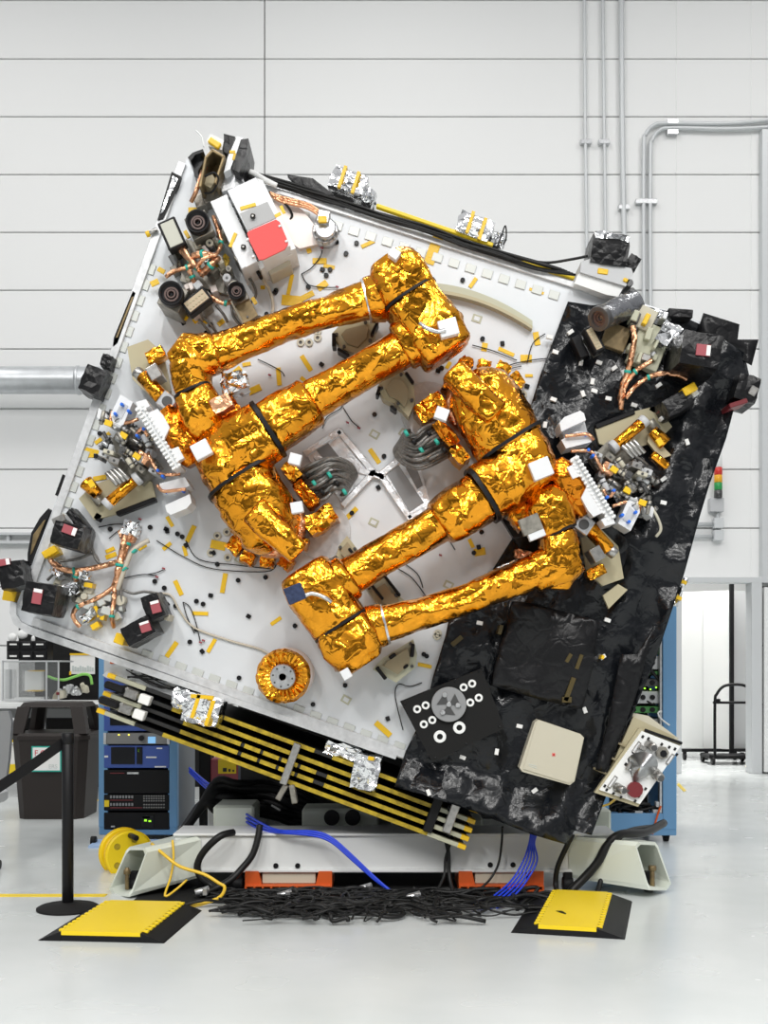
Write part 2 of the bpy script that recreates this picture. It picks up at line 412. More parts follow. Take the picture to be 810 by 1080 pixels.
def text_mb(txt, origin, u, v, size, m, depth=.002):
    cu = bpy.data.curves.new('t', 'FONT'); cu.body = txt; cu.size = size; cu.extrude = depth
    o = bpy.data.objects.new('t', cu); C.objects.link(o); dg = bpy.context.evaluated_depsgraph_get()
    me = bpy.data.meshes.new_from_object(o.evaluated_get(dg)); mb = MB(m); n = u.cross(v)
    mb.add([origin + u * p.co.x + v * p.co.y + n * p.co.z for p in me.vertices], [tuple(f.vertices) for f in me.polygons])
    bpy.data.objects.remove(o); bpy.data.meshes.remove(me); bpy.data.curves.remove(cu); return mb
UX, UZ = Vector((1, 0, 0)), Vector((0, 0, 1))
rn = random.Random(11)
# ================================================================ the room
WY = 14.3
def zof(py, Y=WY): return CH + (HY - py) / F * Y
def xof(px, Y=WY): return (px - CX) / F * Y
mb = MB('floor_epoxy'); mb.box((0, 7.5, -.05), (40, 31, .1), bev=.001); link('floor', mb, kind='structure')
# back wall: horizontal insulated panels with a doorway on the right
mb = MB('wall_white'); g = .014
rows = [zof(p) for p in (929, 867, 805, 743, 681, 619, 557, 495, 431, 368, 306, 245, 184, 123)]
rows = [0] + [r for r in rows if r > .15] + [zof(62), zof(0), zof(-62), zof(-124)]
dx0, dx1, dz = xof(713), xof(792), zof(615)
seam = xof(279)
for a, b in zip(rows[:-1], rows[1:]):
    for x0, x1 in ((-14, seam), (seam, dx0), (dx0, dx1), (dx1, 14)):
        lo, hi = a + g / 2, b - g / 2
        if (x0, x1) == (dx0, dx1):
            lo = max(lo, dz)
            if hi <= lo + .02: continue
        s0 = g / 2 if x0 == seam else 0; s1 = g / 2 if x1 == seam else 0
        mb.box(((x0 + s0 + x1 - s1) / 2, WY + .05, (lo + hi) / 2), (x1 - s1 - x0 - s0, .1, hi - lo), bev=.006)
mb.use('wall_gap')
top = rows[-1]
mb.box(((-14 + dx0) / 2, WY + .1, top / 2), (dx0 + 14, .1, top), bev=.001); mb.box(((14 + dx1) / 2, WY + .1, top / 2), (14 - dx1, .1, top), bev=.001)
mb.box(((dx0 + dx1) / 2, WY + .1, (dz + top) / 2), (dx1 - dx0, .1, top - dz), bev=.001)
link('wall_back', mb, kind='structure')
mb = MB('conduit')
mb.box((dx0 - .0, WY - .02, dz / 2), (.07, .24, dz)); mb.box((dx1 + .03, WY - .02, dz / 2), (.13, .24, dz)); mb.box(((dx0 + dx1) / 2 + .1, WY - .02, dz + .03), (dx1 - dx0 + .5, .24, .07))
link('trim_doorway', mb, kind='structure')
mb = MB('wall_white'); mb.box((5, 21.3, 2.5), (16, .1, 5)); link('wall_corridor', mb, kind='structure')
# open door leaf at the right edge with a tread-plate kick panel
t = thing('door_1', 'white door leaf standing open at the right end of the doorway', 'door', (dx1 + .55, WY - .1, 0)); t['kind'] = 'structure'
mb = MB('white_paint'); mb.box((dx1 + .62, WY - .12, dz / 2 - .02), (1.0, .05, dz - .08)); part('door_panel', mb, t)
mb = MB('tread')
mb.box((dx1 + .68, WY - .16, .92), (.92, .015, 1.42))
for i in range(22):
    for j in range(10): mb.box((dx1 + .3 + j * .085, WY - .17, .25 + i * .064), (.03, .012, .012), ((UX + UZ * (1 if (i + j) % 2 else -1)).normalized(), YV, (UZ - UX * (1 if (i + j) % 2 else -1)).normalized()), .002)
part('kick_plate', mb, t)
# folding screen and cart in the corridor beyond
SY = 16.2
t = thing('folding_partition', 'tall white folding screen with a black frame on casters in the doorway', 'partition', P(745, 812, SY))
def quadbox(m, x0, x1, y0, y1, Y0, Y1, th=.04):
    mb = MB(m); a, b = P(x0, y1, Y0), P(x1, y1, Y1); c, d = P(x1, y0, Y1), P(x0, y0, Y0); mb.prism([a, b, c, d], (0, th, 0)); return mb
zb = .16
def screen(x0, x1, Y0, Y1, m, nm='panel'):
    a = Vector((xof(x0, Y0), Y0, zb)); b = Vector((xof(x1, Y1), Y1, zb)); h = UZ * 2.25
    mb = MB(m); mb.prism([a, b, b + h, a + h], (0, .05, 0)); part(nm, mb, t)
screen(716, 741, SY + .3, SY + .12, 'white_paint'); screen(741.5, 769, SY + .1, SY - .1, 'white_paint'); screen(774, 800, SY + .0, SY + .15, 'light_grey')
mb = MB('black')
for px, Y in ((771.5, SY - .1),): mb.box((xof(px, Y), Y, 1.3), (.055, .07, 2.4))
mb.box((xof(757, SY), SY, zb - .02), (xof(800, SY) - xof(713, SY), .08, .045)); part('frame', mb, t)
for px in (722, 745, 775, 797):
    mb = MB('black'); x = xof(px, SY); mb.cyl((x - .02, SY, .05), (x + .02, SY, .05), .05); mb.box((x, SY, .11), (.05, .05, .09)); part('caster', mb, t)
CY = 15.4
t = thing('hand_cart', 'black tubular cart with an arched handle in front of the white screen', 'cart', P(775, 812, CY))
mb = MB('black'); pts = [(754, 800), (754, 742), (756, 732), (763, 724), (773, 722), (785, 723), (792, 729), (795, 740), (795, 800)]
mb.tube([P(x, y, CY) for x, y in pts], .02); mb.tube([P(752, 741, CY), P(797, 741, CY)], .018); mb.tube([P(748, 798, CY), P(800, 798, CY)], .025)
part('handle_frame', mb, t)
mb = MB('black'); a = P(751, 799, CY); mb.box((a.x + .35, CY + .25, a.z), (.75, .5, .04)); mb.box(P(757, 739, CY - .03), (.06, .05, .05)); part('platform', mb, t)
for px in (752, 795):
    for dy in (.0, .5):
        mb = MB('black'); x = xof(px, CY); mb.cyl((x - .02, CY + dy, .055), (x + .02, CY + dy, .055), .055); mb.box((x, CY + dy, .1), (.05, .06, .06)); part('caster', mb, t)
# silver ventilation duct on the left, cable tray below it
mb = MB('galv'); ctr = P(60, 401, 13.9); mb.cyl((-9, 13.9, ctr.z), (xof(150, 13.9), 13.9, ctr.z), .165, seg=32)
for px in (-60, 83): mb.cyl((xof(px, 13.9) - .02, 13.9, ctr.z), (xof(px, 13.9) + .02, 13.9, ctr.z), .175, seg=32)
solo('ventilation_duct', 'round silver duct running along the white wall at left', 'duct', mb)
mb = MB('conduit')
for py in (564, 573): mb.box((-5.5, WY - .066, zof(py)), (xof(140) + 11, .12, .035))
for i in range(6): mb.box((-4.7 + i * .6, WY - .05, zof(568.5)), (.04, .08, .12))
solo('cable_tray', 'pale grey double-rail cable tray low on the left wall', 'cable tray', mb)
# conduits
def pipe(lbl, pts, r, brackets=()):
    t = thing('conduit_pipe', lbl, 'pipe', P(pts[-1][0], pts[-1][1], WY - .05), 'conduits on the back wall')
    mb = MB('conduit'); mb.tube([P(x, y, WY - .05) for x, y in pts], r, 10, 4); part('pipe', mb, t)
    for x, y in brackets: mb = MB('alu'); mb.box(P(x, y, WY - .04), (.14, .07, .06)); part('clamp', mb, t)
pipe('thin vertical conduit, leftmost on the wall above the star tracker', [(616, -60), (617, 120), (619, 275), (620, 520)], .022, [(618, 150)])
pipe('thin vertical conduit, second from left on the wall above the star tracker', [(635, -60), (637, 120), (639, 290), (640, 520)], .022, [(637, 150)])
pipe('thicker vertical conduit with a coupling, right behind the black star tracker hood', [(655, -60), (656, 120), (659, 300), (660, 520)], .034, [(658, 219)])
pipe('outer conduit of the pair bending right near the top right corner', [(681, 520), (679, 300), (679, 160), (681, 142), (690, 132), (705, 130), (775, 130), (860, 121)], .026, [(676, 213), (709, 129)])
pipe('inner conduit of the pair bending right near the top right corner', [(688, 520), (686, 300), (686, 165), (688, 148), (695, 138), (710, 135), (775, 136), (860, 131)], .026, [(687, 213), (709, 140)])
mb = MB('conduit'); mb.box((xof(806), WY - .06, zof(378)), (.13, .12, zof(140) - zof(615))); solo('wall_post', 'narrow white vertical trunking at the right picture edge above the doorway', 'trunking', mb)
# stack light
t = thing('signal_tower', 'stack light with red, amber and green segments on the right wall', 'signal light', P(757, 560, WY - .15))
def seg(nm, y0, y1, m, r=.045):
    mb = MB(m); mb.cyl(P(757.5, y1, WY - .12), P(757.5, y0, WY - .12), r); part(nm, mb, t)
seg('cap', 478, 493, 'white_paint'); seg('red_lamp', 493, 501, 'signal_red', .05); seg('amber_lamp', 501, 509, 'signal_amber', .05); seg('green_lamp', 509, 517, 'signal_green', .05); seg('base', 517, 525, 'gunmetal', .05)
mb = MB('light_grey'); mb.box(P(755, 533, WY - .06), (.17, .12, .17)); part('mounting_box', mb, t)
mb = MB('conduit'); mb.tube([P(757, 540, WY - .06), P(757, 551, WY - .06)], .02); part('stem', mb, t)
for lbl, py in (('upper pale grey junction box with a conduit stub beside the doorway head', 552), ('lower pale grey junction box with a conduit stub just above the doorway', 565)):
    t = thing('junction_box', lbl, 'junction box', P(757, py + 6, WY - .05))
    mb = MB('conduit'); mb.box(P(757, py, WY - .06), (.12, .12, .13)); part('box', mb, t)
    mb = MB('conduit'); mb.tube([P(751, py + 1, WY - .05), P(690, py + 1, WY - .05)], .028); part('conduit', mb, t)
# floor tapes
mb = MB('yellow_plastic')
a = P(-150, 944.5, 1644 / 244.5); mb.box(((a.x + xof(112, 6.72)) / 2, 6.72, .002), (xof(112, 6.72) - a.x, .07, .004), bev=.001); solo('floor_tape', 'yellow tape line on the floor running left behind the stanchion', 'floor tape', mb, kind='structure')
mb = MB('yellow_plastic'); mb.box((xof(92, 11.4), 11.4, .002), (1.1, .07, .004), bev=.001); solo('floor_tape', 'short yellow floor tape beyond the bin and the left rack', 'floor tape', mb, kind='structure')
mb = MB('yellow_plastic')
mb.prism([P(714, 828, 1644 / 128) , P(716, 826, 1644 / 126), P(724, 834, 1644 / 134), P(721, 835, 1644 / 135)], (0, 0, .004)); solo('floor_tape', 'small worn yellow tape mark on floor before the doorway', 'floor tape', mb, kind='structure')
mb = MB('yellow_plastic'); mb.prism([P(786, 808.5, 15.1), P(790, 808, 15.2), P(796, 812, 14.6), P(794, 813, 14.55)], (0, 0, .004)); solo('floor_tape', 'small yellow tape mark on floor just inside the doorway', 'floor tape', mb, kind='structure')
# ================================================================ things on the floor around the spacecraft
def pbox(mb, x0, y0, x1, y1, Y, dep, bev=.004):      # a box whose front face covers a pixel rectangle at distance Y
    a = P(x0, y1, Y); b = P(x1, y0, Y); return mb.box(((a.x + b.x) / 2, Y + dep / 2, (a.z + b.z) / 2), (b.x - a.x, dep, b.z - a.z), bev=bev)
# ---- waste bin
BY = 10.0
t = thing('waste_bin', 'dark brown waste bin with an open four-sided lid and a foreign-object sign', 'bin', P(62, 862, BY + .3) * Vector((1, 1, 0)) if False else Vector((xof(62, BY + .3), BY + .3, 0)))
cx_, cy_ = xof(62, BY + .3), BY + .3
def frustum(mb, z0, z1, w0, w1, d0, d1, ch=.22):
    def loop(w, d, z): c = ch * w; return [Vector((cx_ + a, cy_ + b, z)) for a, b in ((-w + c, -d), (w - c, -d), (w, -d + c), (w, d - c), (w - c, d), (-w + c, d), (-w, d - c), (-w, -d + c))]
    A, B = loop(w0, d0, z0), loop(w1, d1, z1); return mb.add(A + B, [tuple(range(8))[::-1], tuple(range(8, 16))] + [(i, (i + 1) % 8, 8 + (i + 1) % 8, 8 + i) for i in range(8)])
mb = MB('bin_brown'); frustum(mb, 0, .70, .285, .335, .28, .32); part('body', mb, t)
mb = MB('bin_brown'); frustum(mb, .70, .735, .35, .35, .33, .33); frustum(mb, .735, .76, .35, .33, .33, .31)
frustum(mb, .985, 1.025, .29, .26, .27, .24)
for a in (-1, 1):
    for b in (-1, 1):
        mb.add([Vector((cx_ + a * x, cy_ + b * y, z)) for z, q in ((.755, 1), (.99, .86)) for x, y in ((.335 * q, .315 * q), (.335 * q - .11, .315 * q), (.335 * q - .11, .315 * q - .05), (.335 * q - .05, .315 * q - .11), (.335 * q, .315 * q - .11))],
               [tuple(range(5)), tuple(range(5, 10))] + [(i, (i + 1) % 5, 5 + (i + 1) % 5, 5 + i) for i in range(5)])
part('lid', mb, t)
mb = MB('teal'); sgn = P(49, 800.5, BY - .035); mb.box(sgn, (.262, .006, .225), bev=.001); mb.use('paper'); mb.box(sgn - YV * .002, (.238, .006, .200), bev=.001); sg = part('sign', mb, t, 'white sign with a teal border and red letters')
part('lettering', text_mb('F.O.D', sgn + Vector((-.105, -.0065, .028)), UX, UZ, .072, 'ink_red', .001), sg)
part('lettering', text_mb('ERS', sgn + Vector((.02, -.0065, -.082)), UX, UZ, .05, 'ink_grey', .001), sg)
# ---- stanchion
SX, SYY = xof(71.5, 6.35), 6.35
t = thing('belt_stanchion', 'black belt stanchion with a round base and a strap pulled out to the left', 'stanchion', (SX, SYY, 0))
mb = MB('black_matte'); mb.lathe([(.17, 0), (.17, .012), (.155, .02), (.05, .035), (.034, .04)], (SX, SYY, 0), UZ, 40); part('base', mb, t)
mb = MB('black'); mb.cyl((SX, SYY, .03), (SX, SYY, .93), .0315, seg=24); part('pole', mb, t)
mb = MB('black'); mb.cyl((SX, SYY, .92), (SX, SYY, .985), .034, seg=24); part('cassette', mb, t)
mb = MB('black'); s0 = Vector((SX - .03, SYY, .925)); s1 = Vector((-2.75, 5.6, .45)); n = 14; up = []; dn = []
for i in range(n + 1):
    k = i / n; c = s0.lerp(s1, k); c.z -= .10 * math.sin(math.pi * k); up.append(c + UZ * .034); dn.append(c - UZ * .034)
vs = up + dn + [v + YV * .004 for v in up + dn]; m = n + 1
fs = [(i, i + 1, m + i + 1, m + i) for i in range(n)] + [(2 * m + i, 3 * m + i, 3 * m + i + 1, 2 * m + i + 1) for i in range(n)] + [(i, 2 * m + i, 2 * m + i + 1, i + 1) for i in range(n)] + [(m + i, m + i + 1, 3 * m + i + 1, 3 * m + i) for i in range(n)] + [(0, m, 3 * m, 2 * m), (n, 2 * m + n, 3 * m + n, m + n)]
mb.add(vs, fs); part('belt', mb, t)
# ---- lab bench and what is on it
LY = 11.6; bz = CH + (HY - 741) / F * LY
t = thing('lab_bench', 'white-topped lab bench behind the brown bin', 'bench', (xof(30, LY), LY + .4, 0))
mb = MB('white_paint'); mb.box(((xof(-90, LY) + xof(118, LY)) / 2, LY + .42, bz - .025), (xof(118, LY) - xof(-90, LY), .84, .05)); part('worktop', mb, t)
for px, dy in ((22, .05), (110, .05), (22, .78), (110, .78), (-80, .05)):
    mb = MB('alu'); mb.box((xof(px, LY), LY + dy, bz / 2 - .025), (.05, .05, bz - .05)); part('leg', mb, t)
mb = MB('mid_grey'); mb.box(((xof(-90, LY) + xof(118, LY)) / 2, LY + .74, bz - .14), (xof(118, LY) - xof(-90, LY) - .1, .04, .1)); part('crossbar', mb, t)
mb = MB('light_grey'); mb.box(((xof(-90, LY) + xof(118, LY)) / 2, LY + .5, .32), (xof(116, LY) - xof(-90, LY), .6, .03)); part('lower_shelf', mb, t)
t = thing('tall_cabinet', 'tall black cabinet standing behind the lab bench', 'cabinet', (xof(70, 12.7), 12.9, 0))
mb = MB('black_matte'); mb.box(((xof(18, 12.6) + xof(215, 12.6)) / 2, 12.95, .95), (xof(215, 12.6) - xof(18, 12.6), .6, 1.9)); part('body', mb, t)
for px in (60, 104, 150): mb = MB('gunmetal'); mb.box((xof(px, 12.6), 12.64, 1.0), (.02, .03, .18)); part('handle', mb, t)
t = thing('display_case', 'clear acrylic case on the left end of the bench', 'case', P(32, 740, LY + .2))
def slab(nm, x0, y0, x1, y1, Y, dep, m): part(nm, pbox(MB(m), x0, y0, x1, y1, Y, dep, .002), t)
slab('front_pane', 2, 698, 49, 738, LY + .06, .006, 'clear_plastic'); slab('front_pane', 50, 698, 62, 738, LY + .06, .006, 'clear_plastic')
mb = MB('light_grey')
for x in (2.5, 48.8, 61.5): pbox(mb, x - .8, 697, x + .8, 739, LY + .05, .02)
for y in (697.5, 738.5): pbox(mb, 2, y - .8, 62, y + .8, LY + .05, .02)
for x in (2.5, 61.5): mb.box((xof(x, LY), LY + .3, P(0, 697.5, LY).z), (.016, .5, .016))
part('edge_frame', mb, t)
slab('top_pane', 2, 696.5, 62, 697.5, LY + .06, .5, 'clear_plastic')
mb = MB('paper'); mb.box(P(36, 718, LY + .3), (.2, .004, .21)); solo('printed_sheet', 'white sheet with orange tape standing inside the acrylic case', 'paper', mb.use('tape').box(P(39, 707.5, LY + .295), (.16, .004, .012), bev=.001).box(P(37, 728.5, LY + .295), (.16, .004, .014), bev=.001))
mb = MB('white_paint'); mb.box(P(32, 737, LY + .32), (.25, .14, .035), bev=.012); solo('white_tray', 'low white tray lying at the bottom of the acrylic case', 'tray', mb)
mb = MB('light_grey'); mb.cyl(P(9, 737, LY + .3), P(9, 706, LY + .3), .035); solo('pale_cylinder', 'pale upright cylinder at the left inside the acrylic case', 'cylinder', mb)
t = thing('parts_bin_rack', 'row of small black drawers on top of the acrylic case', 'drawers', P(29, 697, LY + .2))
part('housing', pbox(MB('black'), 7, 676, 50, 695.5, LY + .12, .2), t)
for i in range(3):
    for y in (678, 688.5): d = part('drawer', pbox(MB('black_gloss'), 8 + i * 14, y - 1.2, 20.5 + i * 14, y + 6.5, LY + .1, .03), t); part('label', pbox(MB('paper'), 10 + i * 14, y + .8 if y < 680 else y + 2.6, 17.5 + i * 14, y + 2.4 if y < 680 else y + 4.4, LY + .092, .01, .001), d)
for i, (lb, x, y, r, sc) in enumerate((('white ball of tape roll at the back left of the black drawers', 13, 671, .048, (1, .6, 1)), ('largest white roll standing on the black drawers', 23.5, 667.5, .058, (1, .6, .85)), ('small white cap at the right of the black drawers', 35, 672.5, .03, (.7, .6, 1.2)))):
    mb = MB('white_paint'); mb.ball(P(x, y + 1.5, LY + .2), r, 16, sc); solo('white_roll', lb, 'roll', mb, 'white rolls on the drawers')
t = thing('poster_sheet', 'white printed notice edged with orange tape behind the bench', 'notice', P(87, 712, 12.5))
mb = MB('paper'); pbox(mb, 74, 690, 100, 711, 12.6, .01, .001); part('sheet', mb, t)
mb = MB('tape'); pbox(mb, 73.5, 689, 101, 691, 12.59, .01, .001); pbox(mb, 73, 708, 75, 712, 12.59, .01, .001); part('tape', mb, t)
mb = MB('ink_grey')
for i in range(9): pbox(mb, 76 + i * 2.6, 702 + (i * 7 % 3), 78 + i * 2.6, 708, 12.592, .008, .001)
part('printing', mb, t)
mb = MB('green_cable'); mb.tube([P(x, y, LY + .1) for x, y in ((50, 713), (58, 716), (68, 717), (78, 714), (88, 711), (95, 713), (97, 722))], .014); solo('green_cable', 'bright green cable draped above the bench', 'cable', mb)
rb = random.Random(5)
for i, (lb, px, py, m) in enumerate((('silver connector lump left in the row on the bench behind the bin', 67, 725, 'alu'), ('pale connector lump second in the row on the bench behind the bin', 74, 723, 'light_grey'), ('silver connector lump third in the row on the bench behind the bin', 81, 724, 'alu'), ('white and tan connector lump at the right end of the bench row', 90, 722, 'cream'))):
    mb = MB(m); c = P(px, py + 5, LY + .2)
    for k in range(5): mb.cyl(c + Vector((rb.uniform(-.03, .03), rb.uniform(-.04, .04), -.03)), c + Vector((rb.uniform(-.04, .04), rb.uniform(-.04, .02), rb.uniform(.02, .06))), rb.uniform(.015, .028), seg=12)
    solo('connector', lb, 'connector', mb, 'connectors on the bench')
mb = MB('cream'); mb.prism([P(55, 739, LY + .06), P(67, 736, LY + .06), P(67, 729, LY + .06), P(60, 728, LY + .06), P(56, 733, LY + .06)], (0, .12, 0)); mb.use('dark_red'); mb.box(P(61, 731.5, LY + .055), (.03, .02, .03)); solo('cream_block', 'small cream block with a dark opening at the front of the bench', 'block', mb)
t = thing('document_box', 'white document box with yellow bands under the bench', 'box', P(13, 812, LY - .0))
part('body', pbox(MB('paper'), 5, 786, 19.5, 816, LY + .1, .3), t); part('band', pbox(MB('yellow_plastic'), 5, 806, 20, 816, LY + .09, .02), t)
mb = MB('yellow_plastic'); pbox(mb, 9, 768, 19.5, 783, LY + .0, .12, .01); mb.use('black'); pbox(mb, 10.5, 770, 13, 772, LY - .01, .02); solo('yellow_case', 'small yellow case hanging under the bench edge left of the bin', 'case', mb)
# ---- office chair cut by the left edge
OY = 7.9
t = thing('office_chair', 'grey mesh office chair partly cut off by the left picture edge', 'chair', (xof(-25, OY), OY, 0))
mb = MB('mid_grey'); pts = [P(x, y, OY - .05) for x, y in ((-50, 752), (9, 750), (12, 762), (9, 800), (4, 838), (-48, 838))]; mb.prism(pts, (0, .05, 0)); part('backrest', mb, t)
mb = MB('light_grey'); mb.box((xof(-26, OY), OY - .3, .47), (.5, .5, .09), bev=.03); part('seat', mb, t)
mb = MB('alu'); mb.cyl((xof(-26, OY), OY - .3, .12), (xof(-26, OY), OY - .3, .45), .03); part('column', mb, t)
for k in range(5):
    a = rad(-8 + 72 * k); e_ = Vector((xof(-26, OY) + .27 * math.cos(a), OY - .3 + .27 * math.sin(a), .09)); mb = MB('light_grey'); mb.cyl((xof(-26, OY), OY - .3, .12), e_, .03, .018); lg = part('leg', mb, t)
    mb = MB('black'); mb.cyl(e_ + Vector((-.02, 0, -.055)), e_ + Vector((.02, 0, -.055)), .034); part('caster', mb, lg)
# ---- blue equipment racks
RY = 8.7
t = thing('equipment_rack', 'blue equipment rack with blue and black units left of the dolly', 'rack', (xof(150, RY), RY + .4, 0))
x0, x1 = xof(104, RY), xof(186, RY); zt = 1.9
mb = MB('blue_paint')
for x in (x0 + .035, x1 - .03): mb.box((x, RY + .04, zt / 2 + .06), (.07, .08, zt - .12))
mb.box(((x0 + x1) / 2, RY + .045, .115), (x1 - x0 - .004, .08, .11)); mb.box(((x0 + x1) / 2, RY + .045, zt - .025), (x1 - x0 - .004, .08, .06)); part('frame', mb, t)
mb = MB('blue_grey'); mb.box((x1 - .012, RY + .47, zt / 2 + .05), (.024, .78, zt - .1)); mb.box((x0 + .012, RY + .47, zt / 2 + .05), (.024, .78, zt - .1)); part('side_panel', mb, t)
mb = MB('blue_pale'); mb.prism([P(93, 892, RY - .25), P(190, 892, RY - .25), P(190, 885, RY - .02), P(103, 885, RY - .02)], (0, .0, -.07)); part('foot_plate', mb, t)
for px in (103, 180):
    for dy in (-.12, .6): mb = MB('rubber'); x = xof(px, RY); mb.cyl((x - .02, RY + dy, .035), (x + .02, RY + dy, .035), .035); part('caster', mb, t)
mb = MB('unit_black'); mb.box(((x0 + x1) / 2, RY + .5, .9), (x1 - x0 - .08, .6, 1.5)); part('inner_bay', mb, t)
def unit(nm, y0, y1, m, lab=None): return part(nm, pbox(MB(m), 109.5, y0, 178.5, y1, RY - .005, .12), t, lab)
def det(nm, par, m, *rs):
    if nm in ('socket', 'socket_row', 'button_row'):
        mb = MB(m)
        for r in rs: pbox(mb, *r, RY - .012, .02, .001)
        return part(nm, mb, par)
    for r in rs: part(nm, pbox(MB(m), *r, RY - .012, .02, .001), par)
u = unit('rack_unit', 640, 692, 'white_paint', 'white rack unit with an orange square near the top'); det('marker', u, 'orange_paint', (117, 697 - 12, 121, 701 - 12))
u = unit('rack_unit', 693, 712, 'light_grey', 'light grey rack unit with a blue screen and orange mark'); det('screen', u, 'blue_unit', (124, 696, 176, 710)); det('marker', u, 'orange_paint', (116, 697, 120.5, 700)); det('lit_trace', u, 'lit_blue', (132, 699, 138, 700), (140, 703, 146, 704), (150, 700, 160, 701))
u = unit('rack_unit', 714, 771, 'blue_unit', 'blue rack unit partly behind the stowed panels'); det('screen', u, 'screen_dark', (116, 730, 143, 765)); det('button_row', u, 'light_grey', (148, 750, 174, 752), (148, 756, 160, 758))
u = unit('rack_unit', 773, 785, 'unit_grey', 'grey rack unit with two yellow lamps'); det('lamp', u, 'lit_yellow', (124.5, 774.3, 126, 775.8), (135, 774.3, 136.5, 775.8)); det('meter', u, 'lit_blue', (156, 777, 164, 784)); det('handle', u, 'alu', (109, 773, 112, 785), (176, 773, 179, 785))
mb = MB('black_gloss'); mb.cyl(P(149, 778.5, RY), P(149, 778.5, RY - .04), .022); part('knob', mb, u)
u = unit('rack_unit', 786.5, 810, 'blue_unit', 'blue rack unit with a dark square screen and green lamp'); det('screen', u, 'screen_dark', (117, 788, 142, 806)); det('control_strip', u, 'screen_dark', (144, 788, 150, 806)); det('lamp', u, 'lit_green', (145.5, 789.5, 147, 793)); det('plate', u, 'paper', (154, 798, 165, 799.5), (165, 788.5, 171, 790), (110, 797, 114, 799), (163, 808, 175, 809.5))
u = unit('rack_unit', 812, 837, 'unit_black', 'plain black rack unit with a red lettered strip'); det('strip', u, 'dark_red', (116, 815, 131, 816)); det('plate', u, 'alu', (134, 814.5, 146, 816.5))
u = unit('rack_unit', 838, 855, 'unit_black', 'black patch unit with rows of sockets'); det('socket', u, 'mid_grey', *[(116 + i * 3.2, y, 118 + i * 3.2, y + 3) for i in range(8) for y in (839, 847)]); det('socket_row', u, 'unit_grey', *[(151 + i * 2.6, y, 152.8 + i * 2.6, y + 1.4) for i in range(9) for y in (839, 841.5, 844, 848, 851)]); det('red_line', u, 'dark_red', (116, 843.5, 140, 844.5), (116, 851.5, 150, 852.5)); det('tag', u, 'yellow_plastic', (110, 844, 115, 851))
u = unit('rack_unit', 857, 875, 'unit_black', 'lowest black rack unit with a lit green panel'); det('panel', u, 'screen_dark', (149, 860, 162, 873)); det('lamp', u, 'lit_green', (152, 864, 155, 866.5), (156.5, 865, 159.5, 867)); det('plate', u, 'light_grey', (117, 871, 121, 872.5), (150, 861, 158, 863))
mb = MB('wire_dark'); mb.tube([P(x, y, RY - .0 + .3) for x, y in ((184, 780), (186, 800), (187, 840), (185, 870), (181, 884))], .014); part('cable', mb, t)
t = thing('equipment_rack', 'open blue rack full of wiring beside the doorway, behind the instrument box', 'rack', (xof(673, RY), RY + .4, 0))
x0, x1 = xof(630, RY), xof(714, RY); zt = 1.86
mb = MB('blue_paint')
for x in (x0 + .045, x1 - .055): mb.box((x, RY + .05, zt / 2 + .05), (.105 if x > 2 else .09, .1, zt - .1))
mb.box(((x0 + x1) / 2, RY + .055, .14), (x1 - x0 - .004, .1, .17)); mb.box(((x0 + x1) / 2, RY + .055, zt - .035), (x1 - x0 - .004, .1, .08)); part('frame', mb, t)
mb = MB('alu'); mb.box((x1 - .12, RY + .04, zt / 2 + .1), (.02, .06, zt - .25)); part('mounting_rail', mb, t)
mb = MB('blue_paint'); mb.box((x1 - .012, RY + .5, zt / 2 + .05), (.024, .8, zt - .1)); mb.box((x0 + .012, RY + .5, zt / 2 + .05), (.024, .8, zt - .1)); part('side_panel', mb, t)
mb = MB('black_matte'); mb.box(((x0 + x1) / 2, RY + .86, zt / 2), (x1 - x0 - .06, .04, zt - .2)); part('back_panel', mb, t)
for i, (y0, y1, m) in enumerate(((662, 676, 'mid_grey'), (680, 690, 'pcb_green'), (692, 706, 'light_grey'), (708, 712, 'pcb_green'), (716, 724, 'gunmetal'), (729, 742, 'light_grey'), (745, 752, 'pcb_green'), (758, 768, 'mid_grey'))):
    u = part('circuit_module', pbox(MB(m), 638, y0, 701, y1, RY + .05, .5), t, ('green circuit board' if 'green' in m else None))
    for k in range(3): c = P(668 + k * 10, (y0 + y1) / 2, RY + .05); part('port', MB('black').cyl(c, c - YV * .012, .02, seg=12), u)
mb = MB('lit_green')
for x, y in ((680, 726), (686, 727), (692, 725)): mb.box(P(x, y, RY + .04), (.012, .01, .012))
part('lamp', mb, t)
rc = random.Random(8)
for lo_, hi_, n_ in ((690, 750, 9), (845, 872, 18)):
    mb = MB('wire_dark')
    for k in range(n_): mb.tube([P(rc.uniform(640, 700), rc.uniform(lo_, hi_), RY + rc.uniform(.0, .3)) for _ in range(5)], .012, 6, 4)
    part('wiring', mb, t)
mb = MB('light_grey')
for k in range(6): mb.box(P(rc.uniform(645, 700), rc.uniform(848, 868), RY + .05), (.06, .06, .04))
part('plug', mb, t)
mb = MB('orange_paint'); mb.tube([P(x, y, RY - .03) for x, y in ((697, 850), (694, 858), (690, 872), (688, 880))], .008); part('orange_wire', mb, t)
mb = MB('paper'); mb.tube([P(x, y, RY - .03) for x, y in ((698, 750), (694, 752), (697, 758), (706, 765))], .007); part('white_wire', mb, t)
for px in (640, 705):
    for dy in (.08, .75): mb = MB('rubber'); x = xof(px, RY); mb.cyl((x - .02, RY + dy, .03), (x + .02, RY + dy, .03), .03); mb.box((x, RY + dy, .05), (.05, .05, .04)); part('caster', mb, t)
